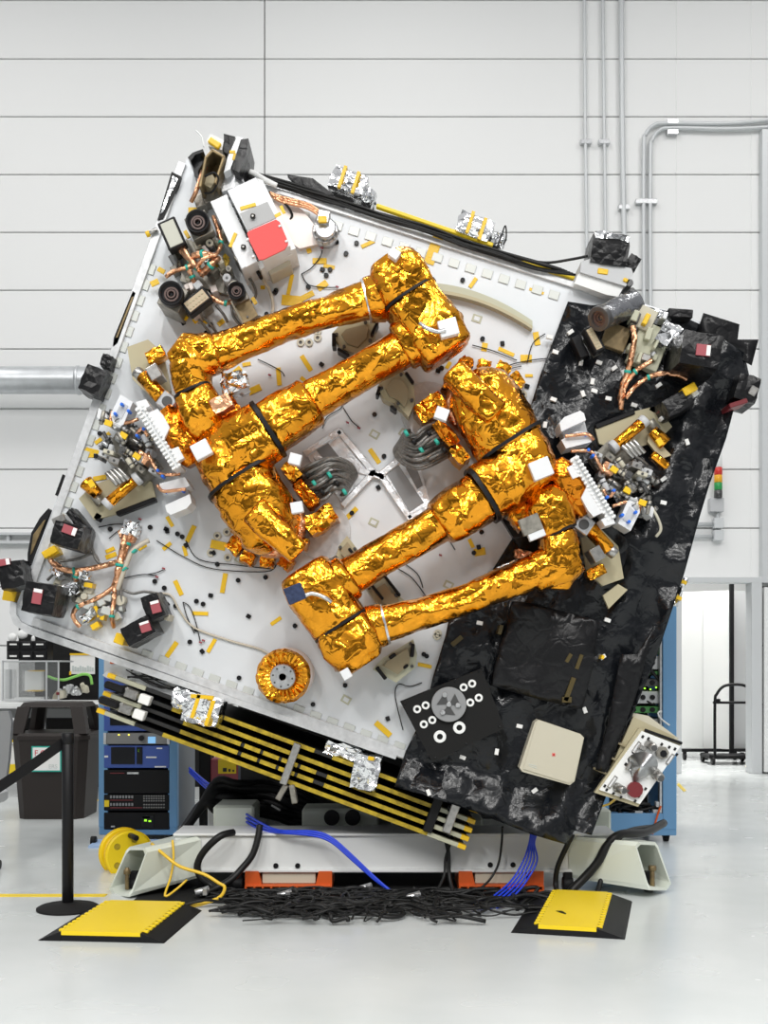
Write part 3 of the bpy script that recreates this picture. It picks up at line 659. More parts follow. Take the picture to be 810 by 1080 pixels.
# ---- red box and grey cabinet seen behind the cables
t = thing('red_equipment_box', 'red box with a yellow warning label behind the black cable bundle', 'box', P(240, 840, 9.0))
part('body', pbox(MB('dark_red').use('red_label'), 222, 800, 255, 832, 9.0, .4, .01), t); l = part('warning_label', pbox(MB('yellow_plastic'), 230, 801, 249, 816, 8.99, .02, .001), t); part('symbol', pbox(pbox(pbox(MB('ink_black'), 235, 810, 239, 814, 8.985, .01, .001), 241, 811, 243, 814, 8.985, .01, .001), 245, 812, 247, 814, 8.985, .01, .001), l)
part('post', pbox(pbox(MB('black'), 210, 785, 222, 885, 9.05, .1), 216, 780, 224, 885, 9.2, .1), t)
t = thing('grey_cabinet', 'pale grey cabinet with a black slot handle right of the red box', 'cabinet', P(268, 888, 9.2))
part('body', pbox(MB('light_grey'), 257, 765, 300, 885, 9.2, .5, .01), t); part('handle', pbox(MB('black'), 267, 812, 269, 826, 9.18, .03), t)
# ---- dolly
t = thing('transport_dolly', 'white steel dolly with flared hollow feet carrying the spacecraft', 'dolly', (0, 7, 0))
BYY = 6.85; zb_ = P(0, 918, BYY).z; zt_ = P(0, 880, BYY).z
mb = MB('dolly_white'); bx0, bx1 = xof(183, BYY), xof(650, BYY)
mb.box(((bx0 + bx1) / 2, BYY + .15, (zb_ + zt_) / 2), (bx1 - bx0, .3, zt_ - zb_), bev=.012)
mb.box(((bx0 + bx1) / 2, BYY + .15, zb_ + .0), (bx1 - bx0, .34, .02)); mb.box(((bx0 + bx1) / 2, BYY + .15, zt_ + .0), (bx1 - bx0, .34, .016)); part('main_beam', mb, t)
mb = MB('black')
for px, py in ((190, 893), (190, 909), (291, 913), (314, 913), (517, 912), (541, 912)): c = P(px, py, BYY - .001); mb.cyl(c, c - YV * .008, .016, seg=12)
part('bolt_hole', mb, t)
mb = MB('dolly_white'); mb.box(((bx0 + bx1) / 2, 8.3, (zb_ + zt_) / 2), (bx1 - bx0, .25, zt_ - zb_)); part('rear_beam', mb, t)
for px in (240, 400, 600): mb = MB('dolly_white'); mb.box((xof(px, BYY), 7.6, (zb_ + zt_) / 2 + .01), (.2, 1.3, zt_ - zb_ - .05)); part('cross_member', mb, t)
def hollow(A, B, w=.014):                              # rectangular tube from loop A (open mouth) to loop B
    cA = sum(A, Vector()) / len(A); cB = sum(B, Vector()) / len(B); mb = MB('dolly_green'); n = len(A)
    IA = [p + (cA - p).normalized() * w * 1.6 for p in A]; IB = [p + (cB - p).normalized() * w * 1.6 for p in B]
    fs = []
    for i in range(n):
        k = (i + 1) % n; fs += [(i, k, n + k, n + i), (2 * n + i, 3 * n + i, 3 * n + k, 2 * n + k), (i, 2 * n + i, 2 * n + k, k)]
    fs += [tuple(n + i for i in range(n)), tuple(3 * n + i for i in range(n))]
    return mb.add(A + B + IA + IB, fs)
YA = 6.62
def foot(pxs, inner, lab):
    A = [P(x, y, YY) for x, y, YY in pxs]; B = [P(x, y, YY) for x, y, YY in inner]
    f = part('outrigger', hollow(A, B), t)
    return f
f1 = foot([(115, 938, 6.8), (119, 944, 6.8), (136, 946, 6.62), (140, 941, 6.62), (155, 899, 6.62), (153, 894, 6.62), (137, 893, 6.8), (133, 897, 6.8)],
          [(186, 918, 7.25), (190, 922, 7.25), (208, 926, 6.84), (212, 922, 6.84), (212, 886, 6.84), (208, 882, 6.84), (190, 880, 7.25), (186, 882, 7.25)], 'l')
mb = MB('brown_metal'); c = P(134, 938, 6.78); mb.cyl(c, c + UZ * .13, .012); mb.cyl(c + UZ * .09, c + UZ * .12, .022, seg=6); part('levelling_screw', mb, f1)
f2 = foot([(682, 934, 6.62), (685, 939, 6.62), (703, 939, 6.8), (708, 932, 6.8), (694, 892, 6.8), (691, 888, 6.8), (674, 888, 6.62), (670, 892, 6.62)],
          [(600, 922, 6.84), (604, 926, 6.84), (634, 922, 7.25), (638, 918, 7.25), (638, 884, 7.25), (634, 880, 7.25), (604, 882, 6.84), (600, 886, 6.84)], 'r')
mb = MB('brown_metal'); c = P(688, 936, 6.75); mb.cyl(c, c + UZ * .12, .014); mb.cyl(c + UZ * .1, c + UZ * .13, .024, seg=6); part('levelling_screw', mb, f2)
for px, py in ((140, 946), (686, 944), (600, 940), (250, 940)):
    mb = MB('rubber'); x = xof(px, 6.8); mb.cyl((x - .03, 6.85, .045), (x + .03, 6.85, .045), .045); mb.box((x, 6.85, .09), (.05, .06, .06)); part('caster', mb, t)
for c_, z_ in ((P(250, 860, 7.38), (.26, .34, .17)), (P(360, 862, 7.5), (.5, .3, .15)), (P(460, 868, 7.5), (.6, .25, .1)), (P(600, 865, 7.5), (.5, .3, .18))): part('bearing_block', MB('dolly_green').box(c_, z_, bev=.015), t)
mb = MB('black')
for px in (350, 372): c = P(px, 862, 7.33); mb.cyl(c, c - YV * .03, .05)
part('bearing_cap', mb, t)
# tilt fixture between dolly and spacecraft
t = thing('tilt_fixture', 'dark tilt frame rising from the dolly behind the spacecraft', 'fixture', (0, 8, 0))
mb = MB('gunmetal'); c = P(408, 560, 8.1); mb.box((c.x, 8.1, .95), (2.1, .18, 1.35), bev=.02); part('mast', mb, t)
mb = MB('gunmetal'); mb.cyl(c, c - YV * .35, .6, seg=40); part('turntable', mb, t)
for s_ in (-1, 1): mb = MB('gunmetal'); mb.prism([(c.x + s_ * .9, 8.0, .3), (c.x + s_ * 1.0, 8.0, .3), (c.x + s_ * .75, 8.0, 2.1), (c.x + s_ * .55, 8.0, 2.1)], (0, .25, 0)); part('side_brace', mb, t)
# ---- orange skids under the beam
for lb, a0, a1 in (('orange skid with a cream block on the floor, left one under the dolly beam', 258, 350), ('orange skid with a cream block on the floor, right one under the dolly beam', 484, 574)):
    t = thing('floor_skid', lb, 'skid', P((a0 + a1) / 2, 941, 6.8), 'orange skids under the dolly')
    mb = MB('orange_paint'); y = 6.8; x0, x1 = xof(a0, y), xof(a1, y); L_ = x1 - x0
    mb.box(((x0 + x1) / 2, y + .2, .008), (L_, .4, .016)); mb.box(((x0 + x1) / 2, y + .2, .04), (L_, .4, .01))
    n = 10
    for i in range(n + 1): mb.box((x0 + .006 + (L_ - .012) * i / n, y + .2, .024), (.012, .4, .03), bev=.001)
    for xx in (x0 + .05, x1 - .05): mb.prism([(xx - .05, y + .02, .04), (xx + .05, y + .02, .04), (xx + (.03 if xx < (x0 + x1) / 2 else .05), y + .02, .125), (xx - (.05 if xx < (x0 + x1) / 2 else .03), y + .02, .125)], (0, .3, 0))
    part('frame', mb, t)
    mb = MB('cream'); mb.box(((x0 + x1) / 2, y + .2, .086), (L_ - .2, .3, .08)); part('block', mb, t)
# ---- yellow cord reel
t = thing('cord_reel', 'yellow extension cord reel standing behind the left dolly foot', 'reel', P(132, 922, 7.6))
c = P(133, 900, 7.55); ax = Vector((.5, -.86, 0)).normalized()
for k in (-.07, .07):
    mb = MB('yellow_plastic'); mb.ring(c + ax * (k - .012), ax, .165, .035, .024, 36); fl = part('flange', mb, t)
    mb = MB('panel_yellow')
    if k > 0:
        for q in range(5): g_ = 2 * math.pi * q / 5; u_ = Vector((-ax.y, ax.x, 0)); mb.cyl(c + ax * (k + .008) + (u_ * math.cos(g_) + UZ * math.sin(g_)) * .105, c + ax * (k + .014) + (u_ * math.cos(g_) + UZ * math.sin(g_)) * .105, .022, seg=12)
        part('opening', mb, fl)
mb = MB('yellow_cable')
for k in range(7): mb.ring(c + ax * (-.06 + k * .018), ax, .135, .09, .022, 28)
part('cord', mb, t)
mb = MB('black'); mb.cyl(c + ax * .09 + Vector((0, 0, .13)), c + ax * .22 + Vector((0, 0, .13)), .018); part('crank_handle', mb, t)
mb = MB('black'); mb.tube([c + Vector((-.16, -.12, -.15)), c + Vector((-.2, -.2, -.185)), c + Vector((.0, -.26, -.185)), c + Vector((.12, -.15, -.17)), c + Vector((0, 0, 0))], .013); part('stand', mb, t)
# ---- cable ramps in front
def ramp(lbl, a, b, wl, wr, w2=None):
    t = thing('cable_ramp', lbl, 'cable ramp', (a + b) / 2 * 1, 'yellow and black cable ramps')
    d = (b - a).normalized(); s = Vector((d.y, -d.x, 0)); h = UZ * .05
    mb = MB('yellow_plastic'); mb.prism([a - s * wl + UZ * .03, a + s * wl + UZ * .03, a + s * wl + h, a - s * wl + h], b - a)
    L_ = (b - a).length
    for i in range(int(L_ / .06)):
        for q in (-1, 1): mb.box(a + d * (.03 + i * .06) + s * q * (wl + .012) + UZ * .044, (.03, .03, .012), (s, d, UZ), .002)
    part('lid', mb, t)
    for q in (-1, 1):
        mb = MB('rubber'); mb.prism([a + s * q * wl, a + s * q * (wl + wr), a + s * q * (wl + wr - .01) + UZ * .006, a + s * q * (wl + .005) + UZ * .045, a + s * q * wl + UZ * .045], b - a); sd = part('rubber_slope', mb, t)
    mb = MB('rubber'); mb.box((a + b) / 2 + UZ * .014, (2 * wl, L_, .028), (s, d, UZ), .002); part('base', mb, t)
ramp('cable ramp with a yellow lid on the floor below the white dolly feet, right one', Vector((xof(614, 6.62), 6.62, 0)), Vector((xof(650, 5.0) - .10, 5.72, 0)), .145, .14)
ramp('cable ramp with a yellow lid on the floor next to the stanchion base, left one', Vector((xof(152, 6.3), 6.34, 0)), Vector((xof(106, 5.6), 5.6, 0)), .2, .12)
# ---- cables on and around the dolly
def cable(lbl, pts, r, m, grp=None, nm='cable'):
    mb = MB(m); mb.tube([P(*p) for p in pts], r, 8, 5); return solo(nm, lbl, 'cable', mb, grp)
FZ = lambda px, Y: (px, HY + (CH - .02) / Y * F, Y)
cable('black cable looping from the beam top down to the floor at left', [(246, 878, 6.78), (232, 882, 6.7), (215, 898, 6.7), (208, 914, 6.72), (214, 928, 6.72), (226, 936, 6.72), (238, 946, 6.6)], .022, 'wire_dark')
cable('twisted black cable hanging over the beam toward the left skid', [(274, 870, 6.8), (272, 884, 6.78), (266, 902, 6.76), (255, 916, 6.74), (243, 928, 6.7), (225, 938, 6.65), (205, 947, 6.62)], .02, 'wire_dark')
cable('thick black cable hanging down right of the beam middle', [(474, 850, 6.6), (470, 880, 6.72), (473, 900, 6.74), (474, 925, 6.72), (480, 948, 6.62)], .012, 'wire_dark')
cable('thin black cable hanging beside the thick one at the beam middle', [(480, 860, 6.6), (476, 885, 6.74), (470, 905, 6.75), (468, 925, 6.72), (455, 950, 6.6)], .009, 'wire_dark')
cable('thin black cable dropping over the beam right of the stowed panels', [(530, 872, 6.7), (529, 890, 6.75), (526, 910, 6.76), (518, 926, 6.74), (508, 936, 6.7)], .007, 'wire_dark')
cable('black cable curving from the black blanket down past the right beam end', [(604, 880, 6.7), (596, 896, 6.72), (588, 915, 6.74), (586, 932, 6.75), (588, 942, 6.7)], .016, 'wire_dark')
cable('heavy black cable looping over the right dolly foot', [(700, 868, 7.4), (680, 878, 7.0), (654, 880, 6.75), (640, 892, 6.72), (630, 910, 6.72), (616, 926, 6.72), (604, 938, 6.7), (601, 943, 6.68)], .026, 'wire_dark')
cable('second heavy black cable beside the right dolly foot', [(690, 872, 7.3), (664, 876, 6.85), (650, 888, 6.74), (641, 908, 6.74), (634, 928, 6.76), (630, 942, 6.7)], .016, 'wire_dark')
cable('yellow cord running from the cord reel over the left foot to floor', [(160, 890, 6.75), (175, 903, 6.62), (190, 914, 6.6), (215, 922, 6.58), (230, 931, 6.56), (237, 936, 6.55), (232, 946, 6.45), (215, 953, 6.4), (200, 956, 6.36), (190, 960, 6.34)], .010, 'yellow_cable')
cable('thin yellow cord hanging at the left end of the beam', [(182, 886, 6.72), (183, 905, 6.7), (180, 925, 6.68), (174, 945, 6.55), (186, 938, 6.6), (197, 928, 6.65)], .007, 'yellow_cable')
cable('thin yellow cable beside the instrument box at right', [(622, 846, 6.9), (632, 850, 6.9), (642, 848, 6.95), (650, 842, 7.0)], .007, 'yellow_cable')
for i in range(3):
    o = i * 2.2
    cable(('upper', 'middle', 'lower')[i] + ' strand of the bright blue cables draped across the beam', [(200, 810 + o, 8.3), (215, 823 + o * 1.4, 8.0), (235, 838 + o * 1.5, 7.7), (255, 855 + o * 1.8, 7.3), (275, 868 + o * 1.6, 7.0), (295, 876 + o * .5, 6.8), (330, 877 + o, 6.74), (350, 884 + o, 6.72), (372, 903 + o, 6.7), (395, 925 + o * .6, 6.68), (415, 942, 6.64), (432, 954 + o, 6.46)], .008, 'blue_cable', 'blue cables across the beam')
for i in range(5):
    o = i * 4
    cable(('leftmost', 'second', 'third', 'fourth', 'rightmost')[i] + ' strand of the blue cable fan hanging from the black blanket', [(560 + i * 1.6, 878, 6.7), (558 + i * 1.4, 890, 6.72), (552 + o * .9, 908, 6.7), (540 + o, 928, 6.66), (522 + o * 1.3, 944, 6.5), (498 + o * 1.6, 958, 6.36)], .006, 'blue_cable', 'blue cable fan at right')
for i in range(3):
    cable(('upper', 'middle', 'lower')[i] + ' black cable arcing on the floor left of the right ramp', [(596, 946 + i, 6.6), (578, 941 + i * 2, 6.62), (562, 945 + i * 3, 6.55), (550, 953 + i * 4, 6.42), (545, 962 + i * 4, 6.3)], .011, 'wire_dark', 'floor cables by the right ramp')
# heavy black bundle behind the beam
t = thing('cable_bundle', 'heavy coiled bundle of thick black cables behind the beam', 'cable bundle', P(270, 880, 7.5))
rc = random.Random(4)
for k in range(12):
    o = k * 2.6
    mb = MB('rubber')
    pts = [(186 + k * 2, 885 - k * 3, 7.6 + k * .03), (205 + k * 1.2, 862 - o * .6, 7.6), (228, 838 - 14 + o * 1.1, 7.6), (252 + rc.uniform(-4, 4), 826 + o * 1.0, 7.55 + rc.uniform(0, .25)), (285, 826 + o * 1.2, 7.6 + rc.uniform(0, .3)), (315, 838 + o * 1.1 + rc.uniform(-3, 3), 7.65), (345 + rc.uniform(-8, 8), 850 + o * .9, 7.7)]
    mb.tube([P(*p) for p in pts], .026, 8, 5); part('cable', mb, t)
mb = MB('paper'); mb.box(P(291, 852, 7.45), (.07, .01, .012), ((UX * .85 - UZ * .5), YV, (UZ * .85 + UX * .5))); part('tag', mb, t)
# uncountable tangle on the floor
mb = MB('wire_dark'); rc = random.Random(21)
for k in range(150):
    x = min(rc.uniform(-1.0, .75), rc.uniform(-1.0, .75)); y = rc.uniform(6.1, 6.66); x -= (y - 6.4) * .2
    pts = []; a = rc.uniform(-.5, .5)
    for i in range(7): pts.append(Vector((x, y, .018 + rc.uniform(0, .04)))); x += .11 * math.cos(a); y = min(6.68, max(5.95, y + .11 * math.sin(a))); a += rc.uniform(-1.2, 1.2)
    mb.tube(pts, rc.choice((.004, .006, .008, .012)), 6, 4)
solo('cable_tangle', 'dense tangle of black cables on the floor in front of the dolly', 'cables', mb, kind='stuff')
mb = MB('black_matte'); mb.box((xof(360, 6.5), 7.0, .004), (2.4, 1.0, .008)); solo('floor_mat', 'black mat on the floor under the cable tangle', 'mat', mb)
cx2 = []
for i, (lb, px, py, Y) in enumerate((('small grey connector lying at the left of the cable tangle', 213, 944, 6.6), ('small pale connector lying near the blue cable end', 436, 951, 6.45), ('grey twin connector lying in the middle of the tangle', 385, 938, 6.7), ('small grey connector lying below the left skid', 300, 950, 6.5))):
    mb = MB('alu'); c = P(px, py, Y); c.z = max(c.z, .05); mb.cyl(c - Vector((.04, 0, .01)), c + Vector((.04, .02, .01)), .02, seg=12); mb.box(c + Vector((.02, 0, 0)), (.03, .045, .045)); solo('cable_connector', lb, 'connector', mb)
# ================================================================ the spacecraft
EA = 19.0                                            # tilt of the deck's long edge in the picture, degrees
ca, sa = math.cos(rad(EA)), math.sin(rad(EA))
sc = thing('spacecraft', 'white spacecraft payload deck tilted on its stand and covered with hardware', 'spacecraft', Q(400, 500, 0))
def arc(cx, cy, r, a0, a1, n=6): return [(cx + r * math.cos(rad(a0 + (a1 - a0) * i / n)), cy + r * math.sin(rad(a0 + (a1 - a0) * i / n))) for i in range(n + 1)]
deck_o = [(197, 167), (745, 341), (584, 858), (30, 659)] + [(22, 655), (17, 647), (17, 638)]
mb = MB('deck'); mb.prism([Q(x, y, 0) for x, y in deck_o], (0, .05, 0)); deck = part('deck_panel', mb, sc)
mb = MB('black_matte'); mb.prism([Q(x, y, 0) + YV * .051 for x, y in ((206, 182), (735, 350), (580, 846), (40, 652))], (0, 1.15, 0)); part('body', mb, sc)
def strip(x0, y0, x1, y1, w, h0, h1, m, off=0):
    L_ = math.dist((x0, y0), (x1, y1)); a = math.degrees(math.atan2(y1 - y0, x1 - x0)); return MB(m).dbox((x0 + x1) / 2, (y0 + y1) / 2, L_, w, a, h0, h1, .003)
part('edge_rail', strip(192, 171, 24, 640, 9, 0, .02, 'rim'), sc); part('edge_rail', strip(202, 172, 720, 337, 6, 0, .02, 'rim'), sc)
part('edge_rail', strip(34, 655, 430, 797, 9, 0, .025, 'rim'), sc)
mb = MB('rim'); mb.prism([Q(x, y, .03) for x, y in [(17, 636), (17, 648), (22, 656), (32, 661), (419, 796), (417, 801), (28, 668), (14, 658), (10, 646), (11, 634)]], (0, .09, 0)); part('corner_flange', mb, sc)
rb = random.Random(3)
def tab(x, y, w, h, a): part('edge_tab', MB('deck_tab').dbox(x, y, w, h, a, 0, .008, .002), deck)
for i in range(25):
    x = 303 + 18.6 * i * ca; y = 221 + 18.6 * i * math.sin(rad(17.6))
    if x < 600: tab(x, y, 11, 9, 17.6)
for x, y in ((283, 210), (268, 205), (252, 200)): tab(x, y, 12, 9, 17.6)
for i in range(19):
    x = 157 - 17.4 * i * math.sin(rad(19.6)); y = 283 + 17.4 * i * math.cos(rad(19.6))
    if y < 610: tab(x, y, 13, 11, 19.6)
for i in range(17):
    x = 155 + 18.9 * i * math.cos(rad(20)); y = 690 + 18.9 * i * math.sin(rad(20))
    if x < 425: tab(x, y, 12, 8, 20)
tapes = [(201, 563, 19, 5, -65), (195, 581, 11, 4, 75), (179, 550, 12, 4, 60), (176, 576, 11, 4, -40), (230, 575, 16, 9, 12), (308, 317, 22, 11, 5), (324, 312, 15, 6, -28), (306, 300, 22, 4, -78), (388, 257, 15, 4, -25), (337, 275, 15, 6, 0), (347, 281, 12, 4, 12), (340, 301, 12, 7, -35), (277, 303, 5, 4, 0),
 (457, 264, 30, 11, -70), (499, 298, 12, 4, -55), (511, 366, 9, 6, -80), (534, 371, 18, 4, 24), (555, 378, 12, 8, 0), (566, 357, 14, 6, 80), (558, 396, 8, 3, 0), (323, 383, 19, 5, 58), (294, 397, 19, 5, 85), (268, 411, 15, 7, -25), (250, 391, 10, 6, -40), (260, 384, 9, 4, -10), (321, 401, 10, 4, 40),
 (395, 481, 18, 5, 55), (371, 541, 15, 5, -45), (236, 615, 21, 5, -80), (211, 647, 17, 4, 2), (291, 655, 13, 4, -35), (188, 620, 17, 5, 65), (181, 685, 19, 5, -55), (223, 681, 16, 4, -60), (404, 769, 21, 6, 42), (117, 586, 5, 12, 70), (506, 582, 12, 8, -10), (497, 573, 10, 4, 65), (448, 702, 15, 4, 12), (108, 462, 19, 4, -35), (100, 476, 20, 4, 15), (94, 478, 10, 9, 0), (105, 504, 14, 5, -10), (150, 577, 10, 4, -30), (116, 580, 10, 4, -25), (566, 307, 16, 3, 18), (473, 385, 8, 4, -60), (215, 338, 9, 4, 30), (233, 340, 8, 5, -40), (330, 255, 12, 4, -75), (301, 230, 10, 5, -30), (293, 219, 9, 4, -55), (325, 262, 10, 5, 70), (277, 284, 9, 5, -30)]
for i, (x, y, w, h, a) in enumerate(tapes): part('tape_strip', MB('tape').dbox(x, y, w, h, a, 0, .004 + .0007 * (i % 5), .001), deck)
dots = [(355, 244), (355, 255), (376, 256), (340, 284), (348, 284), (365, 267), (290, 308), (281, 331), (291, 306), (193, 340), (217, 351), (488, 295), (530, 362), (509, 357), (466, 388), (462, 391), (463, 385), (508, 388), (339, 384), (395, 437), (405, 481), (399, 514), (371, 541), (508, 561), (505, 577), (500, 583), (280, 609), (222, 628), (207, 634), (214, 637), (262, 650), (207, 664), (311, 660), (213, 687), (252, 715), (330, 743), (409, 758), (364, 723), (105, 457), (101, 481), (116, 558), (158, 556), (175, 558), (163, 613), (173, 620), (176, 637), (185, 639), (200, 677), (225, 583), (251, 612), (229, 595), (176, 560), (447, 690), (450, 692), (556, 407), (533, 386), (344, 290), (269, 344), (325, 302), (222, 342), (196, 575), (192, 566), (187, 563), (445, 380)]
for i, (x, y) in enumerate(dots):
    mb = MB('black_gloss'); mb.dcyl(x, y, 2.6, 0, .014, seg=10) if i % 3 else mb.dbox(x, y, 5, 4.4, (i * 37) % 90, 0, .014, .003)
    part('fastener_cap', mb, deck)
rings = [(317, 361), (326, 361), (335, 356), (222, 583), (229, 565), (239, 561), (240, 588), (250, 584), (552, 416), (545, 418), (335, 349), (462, 668), (461, 671)]
for x, y in rings:
    mb = MB('cream'); mb.ring(Q(x, y, .012), YV, R(4.2), R(1.9), .012, 16); mb.use('gunmetal'); mb.dcyl(x, y, 1.8, 0, .003, seg=10); part('insert_ring', mb, deck)
for x, y, a in ((503, 336, 18), (494, 396, 20), (395, 458, 30), (426, 457, 35), (394, 551, 25), (473, 617, 25), (253, 590, 30), (365, 738, 30), (349, 467, 20)):
    mb = MB('beige_green'); mb.dbox(x, y, 10, 8, a, 0, .004, .001); mb.use('deck'); mb.dbox(x, y, 6, 4.5, a, 0, .006, .001); part('target_patch', mb, deck)
for r_, x, y in ((30, 452, 432), (30, 340, 560)):
    mb = MB('light_grey'); mb.use('rim'); mb.dcyl(x, y, r_, 0, .02, seg=40); part('mount_plate', mb, deck)
# grey cut-outs with a silver-foil cross
for k, (pts, ins) in enumerate(((((322, 478), (358, 455), (394, 498), (362, 532)), (((333, 474), (346, 467), (372, 500), (362, 508)), ((330, 482), (350, 500), (358, 518), (345, 512)))),
                               (((401, 500), (437, 471), (455, 535), (432, 547)), (((408, 500), (420, 490), (447, 530), (432, 540)), ((424, 486), (434, 478), (446, 512), (440, 516)))))):
    mb = MB('silver_frame'); mb.dpoly(pts, 0, .02); f = part('cutout_frame', mb, sc)
    for q in ins: mb = MB('dull_metal').use('mid_grey'); mb.dpoly(q, .019, .023); part('opening', mb, f)
mb = MB('silver_frame')
for a, b in (((322, 478), (358, 455)), ((358, 455), (394, 498)), ((394, 498), (362, 532)), ((380, 496), (404, 503)), ((402, 500), (437, 472)), ((402, 502), (432, 546)), ((432, 546), (456, 534)), ((394, 498), (402, 502))):
    L_ = math.dist(a, b); mb.dbox((a[0] + b[0]) / 2, (a[1] + b[1]) / 2, L_ + 4, 7, math.degrees(math.atan2(b[1] - a[1], b[0] - a[0])), .01, .034, .005)
part('foil_cross', mb, sc)
# curved rail
mb = MB('beige_green'); ai = []; ao = []
for i in range(17):
    k = i / 16; x = 458 + (559 - 458) * k; y = 303 + 8 * k + 31 * k * k; tx, ty = 101, 8 + 62 * k; l = math.hypot(tx, ty); ai.append((x - ty / l * -4.5, y + tx / l * 4.5)); ao.append((x + ty / l * 4.5, y - tx / l * 4.5))
mb.dpoly(ao + ai[::-1], 0, .05); mb.use('tan'); mb.dpoly([(x, y + 1.5) for x, y in ai] + [(x, y - 2) for x, y in ai[::-1]], .0, .06); part('curved_rail', mb, sc)
# wires on the deck: dark leads with red ends
def wire(pts, r=.5, m='wire_dark', tip=None):
    w = part('wire', MB(m).dtube([(x, y, .012 if len(p) == 2 else p[2]) for p in pts for x, y in [p[:2]]], r, 6, 5), sc)
    if tip: mb = MB('red_label'); mb.dtube([(tip[0] - 3, tip[1] - 1, .015), (tip[0], tip[1], .015)], 1.0, 6); part('red_tip', mb, w)
for pts, tip in (([(318, 289), (325, 300), (340, 303), (355, 303)], (357, 303)), ([(318, 289), (328, 283), (337, 272), (340, 264)], (341, 262)), ([(272, 379), (285, 385), (297, 392), (300, 397)], (286, 396)), ([(340, 452), (345, 440), (360, 430), (362, 420), (366, 417)], (368, 446)), ([(362, 430), (371, 444), (378, 450)], (380, 452)),
                 ([(498, 364), (520, 370), (545, 380)], None), ([(556, 383), (562, 362), (575, 352)], None), ([(515, 400), (535, 386), (560, 380), (578, 378)], None), ([(525, 405), (530, 392), (550, 386)], None),
                 ([(193, 635), (200, 640), (206, 655), (211, 676)], (213, 678)), ([(193, 635), (197, 650), (205, 668)], (216, 676)), ([(155, 606), (165, 604), (172, 601)], (174, 600)), ([(130, 610), (150, 606), (165, 607)], (167, 609)), ([(115, 568), (125, 560), (138, 555), (147, 550)], (149, 548)), ([(104, 556), (120, 553), (135, 553)], None), ([(196, 570), (210, 590), (250, 596), (285, 600)], None), ([(165, 570), (195, 588), (225, 600), (280, 603), (292, 595)], None), ([(420, 600), (435, 610), (450, 630)], (452, 633)), ([(423, 592), (440, 605), (446, 620)], (449, 630)), ([(425, 770), (417, 735), (420, 722), (432, 724), (445, 720)], None), ([(460, 560), (472, 568), (480, 580)], (466, 586))):
    wire(pts, .55, tip=tip)
wire([(166, 626), (180, 628), (190, 645), (205, 662), (240, 675), (272, 684), (284, 690)], 1.2, 'cable_tan')
# main loom along the top edge
t = thing('cable_loom', 'thick black cable loom running along the top edge of the deck', 'cable loom', Q(440, 240, .05))
rb = random.Random(9)
for k in range(6):
    pts = [(255 - k, 172 + k * 2, .03)] + [(262 + i * 38, 180 + k * 1.3 + i * 12.1 + rb.uniform(-1.5, 1.5), .03 + rb.uniform(0, .03)) for i in range(9)] + [(592 + k * 3, 284 + k * 1.2, .03)]
    part('cable', MB('wire_dark').dtube(pts, 1.4, 8, 5), t)
mb = MB('black_wrap'); mb.dpoly([(303, 184), (330, 188), (352, 205), (340, 206), (312, 193)], .0, .05); part('black_flap', mb, t)
part('lead', MB('wire_dark').dtube([(520, 262, .03), (545, 272, .03), (575, 277, .03), (600, 274, .03), (620, 270, .06)], 1.5, 8, 5), t)
mb = MB('yellow_plastic')
for a, b in (((397, 216), (520, 258)), ((540, 270), (606, 293))): L_ = math.dist(a, b); mb.dbox((a[0] + b[0]) / 2, (a[1] + b[1]) / 2, L_, 4, math.degrees(math.atan2(b[1] - a[1], b[0] - a[0])), -.04, .0)
part('yellow_edging', mb, sc)
# stowed folding solar panels below the deck
t = thing('stowed_solar_array', 'stack of folded black solar panels with yellow edges below the deck', 'solar panels', Q(300, 800, 0))
EA2 = 20.2; c2, s2_ = math.cos(rad(EA2)), math.sin(rad(EA2))
for i in range(5):
    o = i * 9.6; x0, y0 = 118 - o * s2_ + 6, 716 + o * c2; x1, y1 = 505 - o * s2_ - 2, 858 + o * c2
    if i == 0: x0, y0 = 122, 715; x1, y1 = 503, 855
    L_ = math.dist((x0, y0), (x1, y1)); a = math.degrees(math.atan2(y1 - y0, x1 - x0)); mx, my = (x0 + x1) / 2, (y0 + y1) / 2
    mb = MB('panel_black').use('panel_black'); mb.dbox(mx, my, L_, 4.2, a, -.95, -.02, .003); p = part('panel', mb, t)
    u = (math.cos(rad(a)), math.sin(rad(a)))
    if i == 0: segs = [(.30, .55), (.60, .80)]
    elif i in (2, 3): segs = [(.20, .36)] + [(.37 + k * .052, .37 + k * .052 + .044) for k in range(4)] + [(.60, .88)]
    else: segs = [(.16, .90)]
    for s0, s1 in segs: q = (s0 + s1) / 2; mb = MB('panel_yellow'); mb.dbox(x0 + u[0] * L_ * q, y0 + u[1] * L_ * q, L_ * (s1 - s0), 4.4, a, -.03, -.012, .001); part('edge_tape', mb, p)
    for q, tipq in ((.035, -.012), (.945, .993)):
        mb = MB('alu').use('beige_green'); mb.dbox(x0 + u[0] * L_ * q, y0 + u[1] * L_ * q, L_ * .095, 4.6, a, -.08, -.01, .002); mb.use('tape'); mb.dbox(x0 + u[0] * L_ * tipq, y0 + u[1] * L_ * tipq, L_ * .022, 5, a, -.08, -.008, .002); part('end_fitting', mb, p)
def hinge(px, py, a, h):
    mb = MB('black'); mb.dcyl(px - 16, py - 6, 3.5, -.03, .03); mb.dbox(px - 14, py - 5, 22, 8, a, -.02, .035, .01); mb.use('steel'); mb.dbox(px + 4, py + 2, 14, 10, a, -.03, .03); mb.dcyl(px, py - 3, 2.2, .03, .045); mb.dcyl(px + 8, py + 4, 2.2, .03, .045); mb.use('paper'); mb.dbox(px + 18, py + 8, 12, 10, a, -.03, .05); part('hinge_unit', mb, t)
hinge(134, 730, 20, 0); hinge(128, 746, 20, 0)
